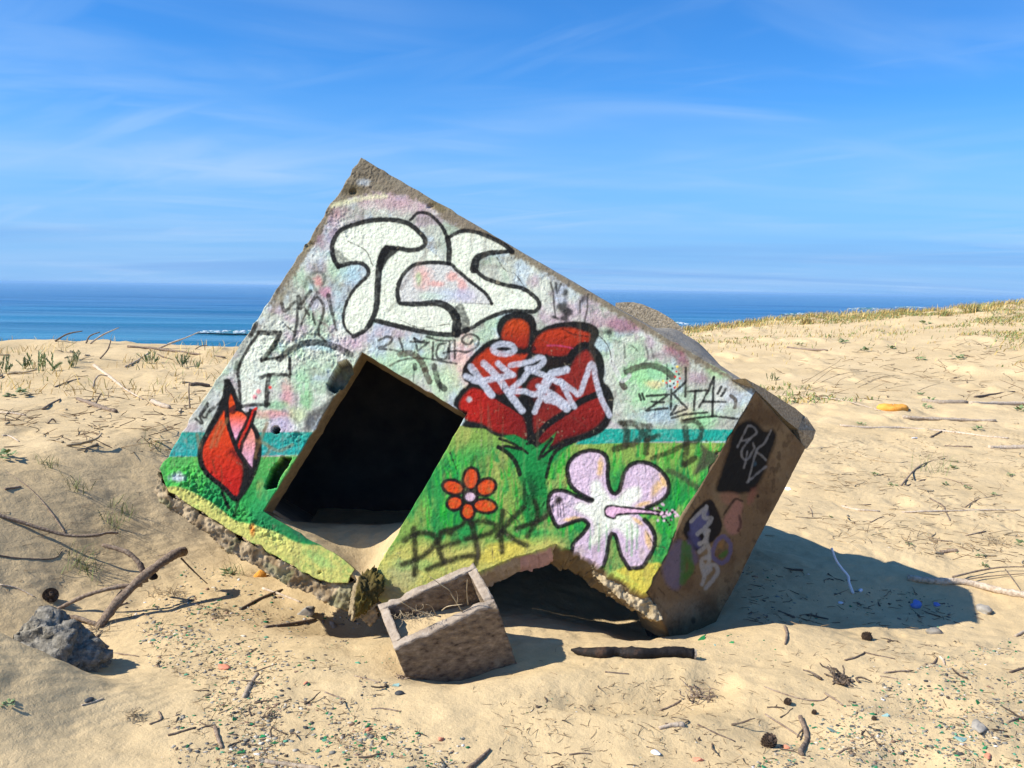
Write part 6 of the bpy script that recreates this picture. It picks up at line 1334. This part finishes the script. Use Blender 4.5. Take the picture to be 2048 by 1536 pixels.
# ---- short loose twigs
def twig_mesh(i):
    rg = np.random.default_rng(300 + i); P = [np.zeros(3)]; d = np.array([1, 0, 0.0])
    for k in range(4): d = unit(d + rg.normal(size=3) * np.array([.1, .35, .10])); P.append(P[-1] + d * .25)
    Q = resample(P, 2); parts = [tube(Q, np.linspace(.05, .022, len(Q)) * rg.uniform(.6, 1.3), 5, i, .2)]
    if i % 3 == 0: b = Q[len(Q) // 2]; parts.append(tube([b, b + np.array([.12, .14, .06]), b + np.array([.25, .22, .05])], [.025, .02, .01], 4))
    return merge(parts)
TW = [mesh_from("twig", *twig_mesh(i), M_BARK, True) for i in range(12)]; TWP = [mesh_from("straw", *twig_mesh(40 + i), M_DRY, True) for i in range(8)]
ZF = [(1660, 880), (2070, 830), (2070, 1130), (1900, 1120), (1560, 1060), (1620, 920)]; ZU = [(0, 690), (330, 720), (480, 720), (330, 900), (0, 900)]
ZB = [(1000, 1400), (1500, 1330), (1700, 1270), (2060, 1290), (2060, 1545), (1000, 1545)]; ZS = [(1480, 1130), (1700, 1150), (1980, 1230), (1960, 1255), (1500, 1245)]; ZFF = [(1560, 730), (2070, 650), (2070, 800), (1560, 800)]
for poly, n, lab, grp, a, b, pool in [(ZL, 60, "short dry twig lying ", "twigs on the left gravel", .03, .11, TW), (ZB, 70, "short dry twig lying ", "twigs in the right foreground", .03, .11, TW), (ZF, 70, "thin dry straw lying ", "straws on the right sand", .05, .22, TWP), (ZU, 55, "thin dry straw lying ", "twigs on the left sand", .08, .35, TWP), (ZS, 26, "shaded twig lying ", "twigs in the bunker's shadow", .05, .16, TW), (ZFF, 30, "thin dry straw lying ", "straws on the far slope", .1, .4, TWP)]:
    for (x, y) in zone_pts(poly, n, rg): sz = rg.uniform(a, b); put("twig" if pool is TW else "straw", pool[int(rg.integers(len(pool)))], x, y, sz, sized(lab, sz, a + (b - a) * .33, a + (b - a) * .7) + near(x, y), "twig" if pool is TW else "straw", grp, rg, .12, .03)
# ---- gravel: thousands of pebbles, chips and crumbs
def gravel():
    rg = np.random.default_rng(33); V = []; Fc = []; C_ = []; off = 0; base, bf = ICO[1]
    pal = [lin(c) for c in [(130, 126, 114), (98, 95, 88), (160, 152, 136), (62, 62, 60), (190, 180, 160), (30, 110, 70), (80, 140, 110), (150, 120, 95), (205, 200, 192), (110, 98, 84)]]
    pr = [.20, .18, .12, .13, .06, .10, .06, .09, .02, .04]
    def scatter(poly, n, s0, s1, pat=1):
        nonlocal off
        zp = np.array(zone_pts(poly, n, rg))
        for g in Gv(zp[:, 0], zp[:, 1]):
            s = s0 * (s1 / s0) ** (rg.random() ** 1.6); g[2] -= s * .12; sc = np.array([s * rg.uniform(.7, 1.4), s * rg.uniform(.6, 1.1), s * rg.uniform(.25, .7)]); th = rg.random() * 6.28; ca, sa = math.cos(th), math.sin(th)
            v = base * (1 + .25 * rg.normal(size=(len(base), 1))) * sc; v = np.stack([v[:, 0] * ca - v[:, 1] * sa, v[:, 0] * sa + v[:, 1] * ca, v[:, 2]], 1) + g
            V.append(v); Fc.append(bf + off); off += len(base); C_.append(np.tile(pal[rg.choice(10, p=pr)] * rg.uniform(.7, 1.15), (len(base), 1)))
    scatter(ZL, 4200, .0012, .014); scatter(ZR, 4200, .0012, .012); scatter(ZM, 60, .002, .006); scatter(ZB, 900, .0012, .006)
    scatter([(380, 1120), (560, 1190), (740, 1250), (700, 1275), (500, 1260), (330, 1190)], 260, .004, .018); scatter([(640, 1460), (960, 1470), (930, 1545), (640, 1545)], 220, .003, .012); scatter([(250, 1200), (430, 1195), (440, 1280), (290, 1290)], 180, .004, .018); scatter(ZS, 160, .004, .016); scatter(ZF, 300, .003, .010); scatter([(300, 1190), (780, 1300), (860, 1470), (960, 1540), (300, 1545), (420, 1380)], 1600, .001, .005)
    o = add_obj("gravel", mesh_from("gravel", np.vstack(V), np.vstack(Fc), M_GRAV, False, np.vstack(C_))); tag(o, "loose grey and green gravel strewn over the sand", "gravel", kind='stuff')
M_GRAV = mat_attr("gravel", 0.8, (), 0.3, 0.05); gravel()

# ---- plants
def weed_geo(seed, n=16, up=.6, lw=.16, ll=.42):
    rg = np.random.default_rng(seed); V = []; Fc = []
    for i in range(n):
        th = rg.random() * 6.28; el = rg.uniform(.15, 1.2) * up; b = np.array([math.cos(th), math.sin(th), 0]) * rg.uniform(.02, .45) + np.array([0, 0, rg.uniform(.03, .45) * up]); d = np.array([math.cos(th) * math.cos(el), math.sin(th) * math.cos(el), math.sin(el)]); s = np.array([-math.sin(th), math.cos(th), 0]) * lw * rg.uniform(.7, 1.2); L_ = ll * rg.uniform(.6, 1.2); o = len(V); dn = np.array([0, 0, -.10 * L_])
        V += [b, b + d * L_ * .45 + s, b + d * L_ * .45 - s, b + d * L_ + dn, b + d * L_ * .5 + np.array([0, 0, .05])]; Fc += [(o, o + 1, o + 4), (o, o + 4, o + 2), (o + 1, o + 3, o + 4), (o + 4, o + 3, o + 2)]
    return V, Fc
def stems_geo(seed, n=9):
    rg = np.random.default_rng(seed); parts = []
    for i in range(n):
        th = rg.random() * 6.28; b = np.array([math.cos(th), math.sin(th), 0]) * rg.uniform(0, .5); tip = b + np.array([rg.normal() * .30 + .2, rg.normal() * .25, rg.uniform(.35, 1.0)]); parts.append(tube(resample([b, (b + tip) / 2 + rg.normal(size=3) * .05, tip], 2), [.016, .015, .013, .01, .006], 4))
        for k in range(14):
            t = .25 + .75 * k / 14; c = b + (tip - b) * t; a = rg.random() * 6.28; d = np.array([math.cos(a) * .5, math.sin(a) * .5, .8]) * .20; s = np.array([-math.sin(a), math.cos(a), 0]) * .045; parts.append(([c - s, c + s, c + d], [(0, 1, 2)]))
    return merge(parts)
WE = [mesh_from("weed", *weed_geo(i), M_LEAF) for i in range(6)]; SP = [mesh_from("spurge", *stems_geo(i), M_LEAF) for i in range(4)]
for i, (x, y, s, lab) in enumerate([(90, 742, .34, "largest bushy green spurge on the left crest"), (12, 745, .30, "green spurge at the far left edge of the crest"), (50, 738, .24, "spurge between the far left one and the bushy one"), (145, 735, .22, "spurge right of the bushy one on the left crest"), (150, 722, .20, "small spurge behind the bushy one on the left crest"), (305, 727, .24, "pale spurge in the middle of the left crest"), (365, 734, .26, "pale spurge left of the bunker's slope"), (395, 737, .16, "small spurge nearest the bunker's left slope"), (1545, 762, .26, "small spurge behind the bunker's end block"), (1350 + 65, 0 + 800, .0, "")]):
    if s: put("spurge_plant", SP[i % 4], x, y, s * .72, lab, "plant", None, rg, .05, 0)
for i, (x, y, s, lab) in enumerate([(15, 915, .13, "green weed on the shaded bank at the left edge"), (35, 793, .20, "low green weed below the spurge on the left"), (18, 1412, .05, "small green weed at the lower left edge"), (1749, 950, .08, "leafy weed on the right sand, left one of a pair"), (1785, 972, .08, "leafy weed casting a shadow, right one of a pair"), (1905, 938, .10, "round green weed in the middle of the right sand"), (1890, 970, .07, "dark green weed under the arched cane"), (1935, 977, .07, "flat green weed right of the arched cane"), (1990, 990, .06, "weed at the end of the slanting twig"), (2020, 952, .08, "weed cluster at the right edge of the sand"), (2042, 1090, .09, "green weed cut by the right edge above the shadow"), (1967, 1133, .06, "weed above the driftwood log at the right"), (1860, 802, .16, "weed sprouting at the end of the grey pole"), (1853, 815, .14, "weed just below the grey pole's end"), (1780, 821, .12, "weed in front of the orange float"), (1722, 850, .11, "weed on the longest pole's left end"), (1955, 860, .14, "weed above the longest pole"), (1840, 791, .14, "weed between orange float and grey pole"), (2040, 822, .2, "leafy weed at the right edge below the grey pole"), (1912, 925, .05, "tiny weed beside the round green weed"), (1590, 806, .10, "weed behind the bunker's end block"), (1685, 686, .32, "green shrub low on the far dune"), (1850, 648, .36, "dark green shrub high on the far dune"), (1780, 698, .26, "upright weed in the middle of the far slope"), (1730, 702, .26, "brownish weed left of the upright weed on the far slope"), (1915, 718, .30, "larger brownish shrub on the right far slope"), (1840, 720, .24, "spreading weed below the far slope"), (1600, 690, .2, "small weed near the branch under the far dune"), (1960, 1113, .05, "tiny weed right of the stubby branch piece"), (1660, 1265 - 230, .04, "tiny weed on the bare sand below the thin twig"), (455, 1148, .08, "spindly green weed under the bunker's left edge"), (1820, 1090, .05, "tiny weed above the shadow's middle")]):
    put("weed_plant", WE[i % 6], x, y, s, lab, "weed", None, rg, .05, 0)
def blades(name, pts, hts, cols, label, kind, cat, spread=0.12, bend=.45, loc=None, seedv=1, width=.012):
    rg = np.random.default_rng(seedv); n = len(pts); P = np.asarray(pts); h = np.asarray(hts); th = rg.random(n) * 6.28; wv = np.stack([np.cos(th), np.sin(th), np.zeros(n)], 1) * (width * (0.6 + .8 * rg.random(n)))[:, None]
    ln = np.stack([rg.normal(size=n) * bend + .30, rg.normal(size=n) * bend, np.zeros(n)], 1); m1 = P + ln * h[:, None] * .35 + np.array([0, 0, 1]) * (h * .62)[:, None]; tp = P + ln * h[:, None] + np.array([0, 0, 1]) * (h * rg.uniform(.75, 1, n))[:, None]
    V = np.stack([P - wv, P + wv, m1 + wv * .7, m1 - wv * .7, tp], 1).reshape(-1, 3); o = np.arange(n)[:, None] * 5; F3 = np.concatenate([o + np.array([[0, 1, 2]]), o + np.array([[0, 2, 3]]), o + np.array([[3, 2, 4]])]); C_ = np.repeat(np.asarray(cols), 5, 0)
    if loc is None: loc = np.array([0, 0, 0.0])
    ob = add_obj(name, mesh_from(name, V - loc, F3, M_GRASS, False, C_), None, tuple(loc)); tag(ob, label, cat, None, kind); return ob
def straw_cols(n, rg, green=.3):
    a, b, c = lin((196, 168, 104)), lin((150, 128, 72)), lin((120, 132, 78)); k = rg.random(n); C_ = np.where((k < green)[:, None], c, np.where((k < .65)[:, None], a, b)); return C_ * rg.uniform(.9, 1.3, (n, 1))
def ridge_grass():
    rg = np.random.default_rng(9); N = 90000
    x = rg.uniform(3, 34, N); y = rg.uniform(24, 45, N); e = np.exp(-((y - 40.5 - .02 * x) / 2.2) ** 2) + .10 * np.exp(-((y - 33) / 6) ** 2); dens = e * (.25 + 1.1 * smooth((vnoise(x * .9, y * .6, 8) - .3) / .4)) * smooth((30 - x) / 12 + .2)
    k = rg.random(N) < dens * .75; x, y = x[k], y[k]; z = gz(x, y); h = rg.uniform(.14, .34, len(x)) * (.45 + .55 * np.clip(e[k], 0, 1))
    blades("marram_grass", np.stack([x, y, z], 1), h, straw_cols(len(x), rg, .25), "straw coloured marram grass along the far dune ridge", 'stuff', "grass", width=.011)
    N = 130000; x = rg.uniform(2, 32, N); y = rg.uniform(15, 40, N); d = smooth((vnoise(x * .35, y * .9, 18) - .46) / .2) * smooth((vnoise(x * .12, y * .2, 19) - .35) / .3); k = rg.random(N) < d * .8; x, y = x[k], y[k]
    blades("dune_ground_cover", np.stack([x, y, gz(x, y)], 1), rg.uniform(.04, .13, len(x)), straw_cols(len(x), rg, .55), "low greenish ground cover in streaks on the far slope", 'stuff', "grass", bend=.9, width=.014, seedv=2)
    N = 2600; x = rg.uniform(-9, -2.2, N); y = rg.uniform(9.5, 14.5, N); k = vnoise(x * 1.2, y * 1.2, 28) > .55; x, y = x[k], y[k]
    blades("sparse_dry_grass", np.stack([x, y, gz(x, y)], 1), rg.uniform(.04, .16, len(x)), straw_cols(len(x), rg, .2), "sparse dry grass stalks over the left sand", 'stuff', "grass", bend=.9, width=.004, seedv=3)
ridge_grass()
for i, (x, y, s, lab) in enumerate([(1634, 630, .75, "dark grass tuft on the ridge behind the bunker's end block"), (1842, 616, .65, "tall grass tuft on the middle of the ridge"), (1943, 625, .75, "broad dark grass tuft right of the middle of the ridge"), (1890, 632, .4, "small grass tuft left of the broad dark one"), (1610, 648, .45, "brown grass tuft just below the ridge at left"), (1805, 627, .5, "grass tuft on the ridge beneath the white breaker"), (1995, 610, .5, "grass tuft high on the right end of the ridge"), (1910, 612, .5, "straw tuft on the ridge above the small tuft")]):
    r2 = np.random.default_rng(60 + i); g = G(x, y); s = s * .72; n = 130; p = g + np.stack([r2.normal(size=n) * s * .35, r2.normal(size=n) * s * .3, np.zeros(n)], 1); p[:, 2] = gz(p[:, 0], p[:, 1])
    blades("grass_tuft", p, r2.uniform(.5, 1, n) * s, straw_cols(n, r2, .35) * .95, lab, None, "grass tuft", loc=g, seedv=70 + i)
for i, (x, y, s, lab) in enumerate([(150, 975, .12, "thin green grass tuft on the shaded left bank"), (235, 1022, .14, "green grass tuft lower on the left bank"), (225, 1052, .12, "grass tuft above the twig shadow on the left bank"), (150, 1128, .16, "thin grass tuft at the foot of the left bank"), (170, 1145, .14, "grass tuft behind the forked branch"), (460, 1150, .14, "wispy green tuft beneath the bunker's left edge"), (90, 930, .10, "thin tuft high on the left bank"), (1858, 945, .30, "tall thin grass blades on the right sand"), (310, 895, .12, "faint tuft beside the bunker's left corner")]):
    r2 = np.random.default_rng(160 + i); g = G(x, y); n = 26; p = g + np.stack([r2.normal(size=n) * s * .35, r2.normal(size=n) * s * .3, np.zeros(n)], 1); p[:, 2] = gz(p[:, 0], p[:, 1])
    blades("grass_tuft", p, r2.uniform(.4, 1, n) * s, np.tile(lin((118, 128, 78)), (n, 1)) * r2.uniform(.7, 1.2, (n, 1)), lab, None, "grass tuft", loc=g, seedv=170 + i, width=.0022, bend=.7)

# ---- fine dry debris: short straws and bark crumbs beyond counting
def debris():
    rg = np.random.default_rng(77); V = []; Fc = []; C_ = []; off = 0
    def zone(poly, n, l0, l1, r):
        nonlocal off
        P = np.array(zone_pts(poly, n, rg))
        for p in Gv(P[:, 0], P[:, 1]):
            L_ = rg.uniform(l0, l1); th = rg.random() * 6.28; Q = [p[:2].copy()]
            for k in range(3): th += rg.normal() * .5; Q.append(Q[-1] + np.array([math.cos(th), math.sin(th)]) * L_ / 3)
            up = rg.random() ** 3 * .5 * L_; Z = [p[2] + r * .5 + up * k / 3 for k in range(4)]
            v, f = tube([(q_[0], q_[1], z_) for q_, z_ in zip(Q, Z)], [r, r, r * .8, r * .4], 3); V.extend(v); Fc.extend([tuple(i + off for i in g) for g in f]); off += len(v)
            C_.extend([lin(random.choice([(92, 70, 50), (120, 96, 70), (150, 126, 92), (70, 52, 38), (134, 112, 84)]))] * len(v))
    zone(ZF, 700, .04, .16, .0022); zone(ZB, 800, .015, .07, .0013); zone(ZL, 900, .015, .07, .0013); zone(ZU, 300, .06, .28, .0035); zone(ZS, 120, .03, .1, .0025); zone(ZFF, 260, .12, .5, .006)
    zone([(120, 900), (330, 930), (420, 1120), (250, 1180), (0, 1180), (0, 930)], 90, .02, .12, .0012); zone([(1000, 1290), (1480, 1300), (1480, 1430), (900, 1440)], 60, .015, .05, .0012)
    o = add_obj("dry_debris", mesh_from("dry_debris", V, Fc, M_GRAV, False, np.array(C_))); tag(o, "fine dry straw and bark crumbs strewn over all the sand", "debris", kind='stuff')
debris()
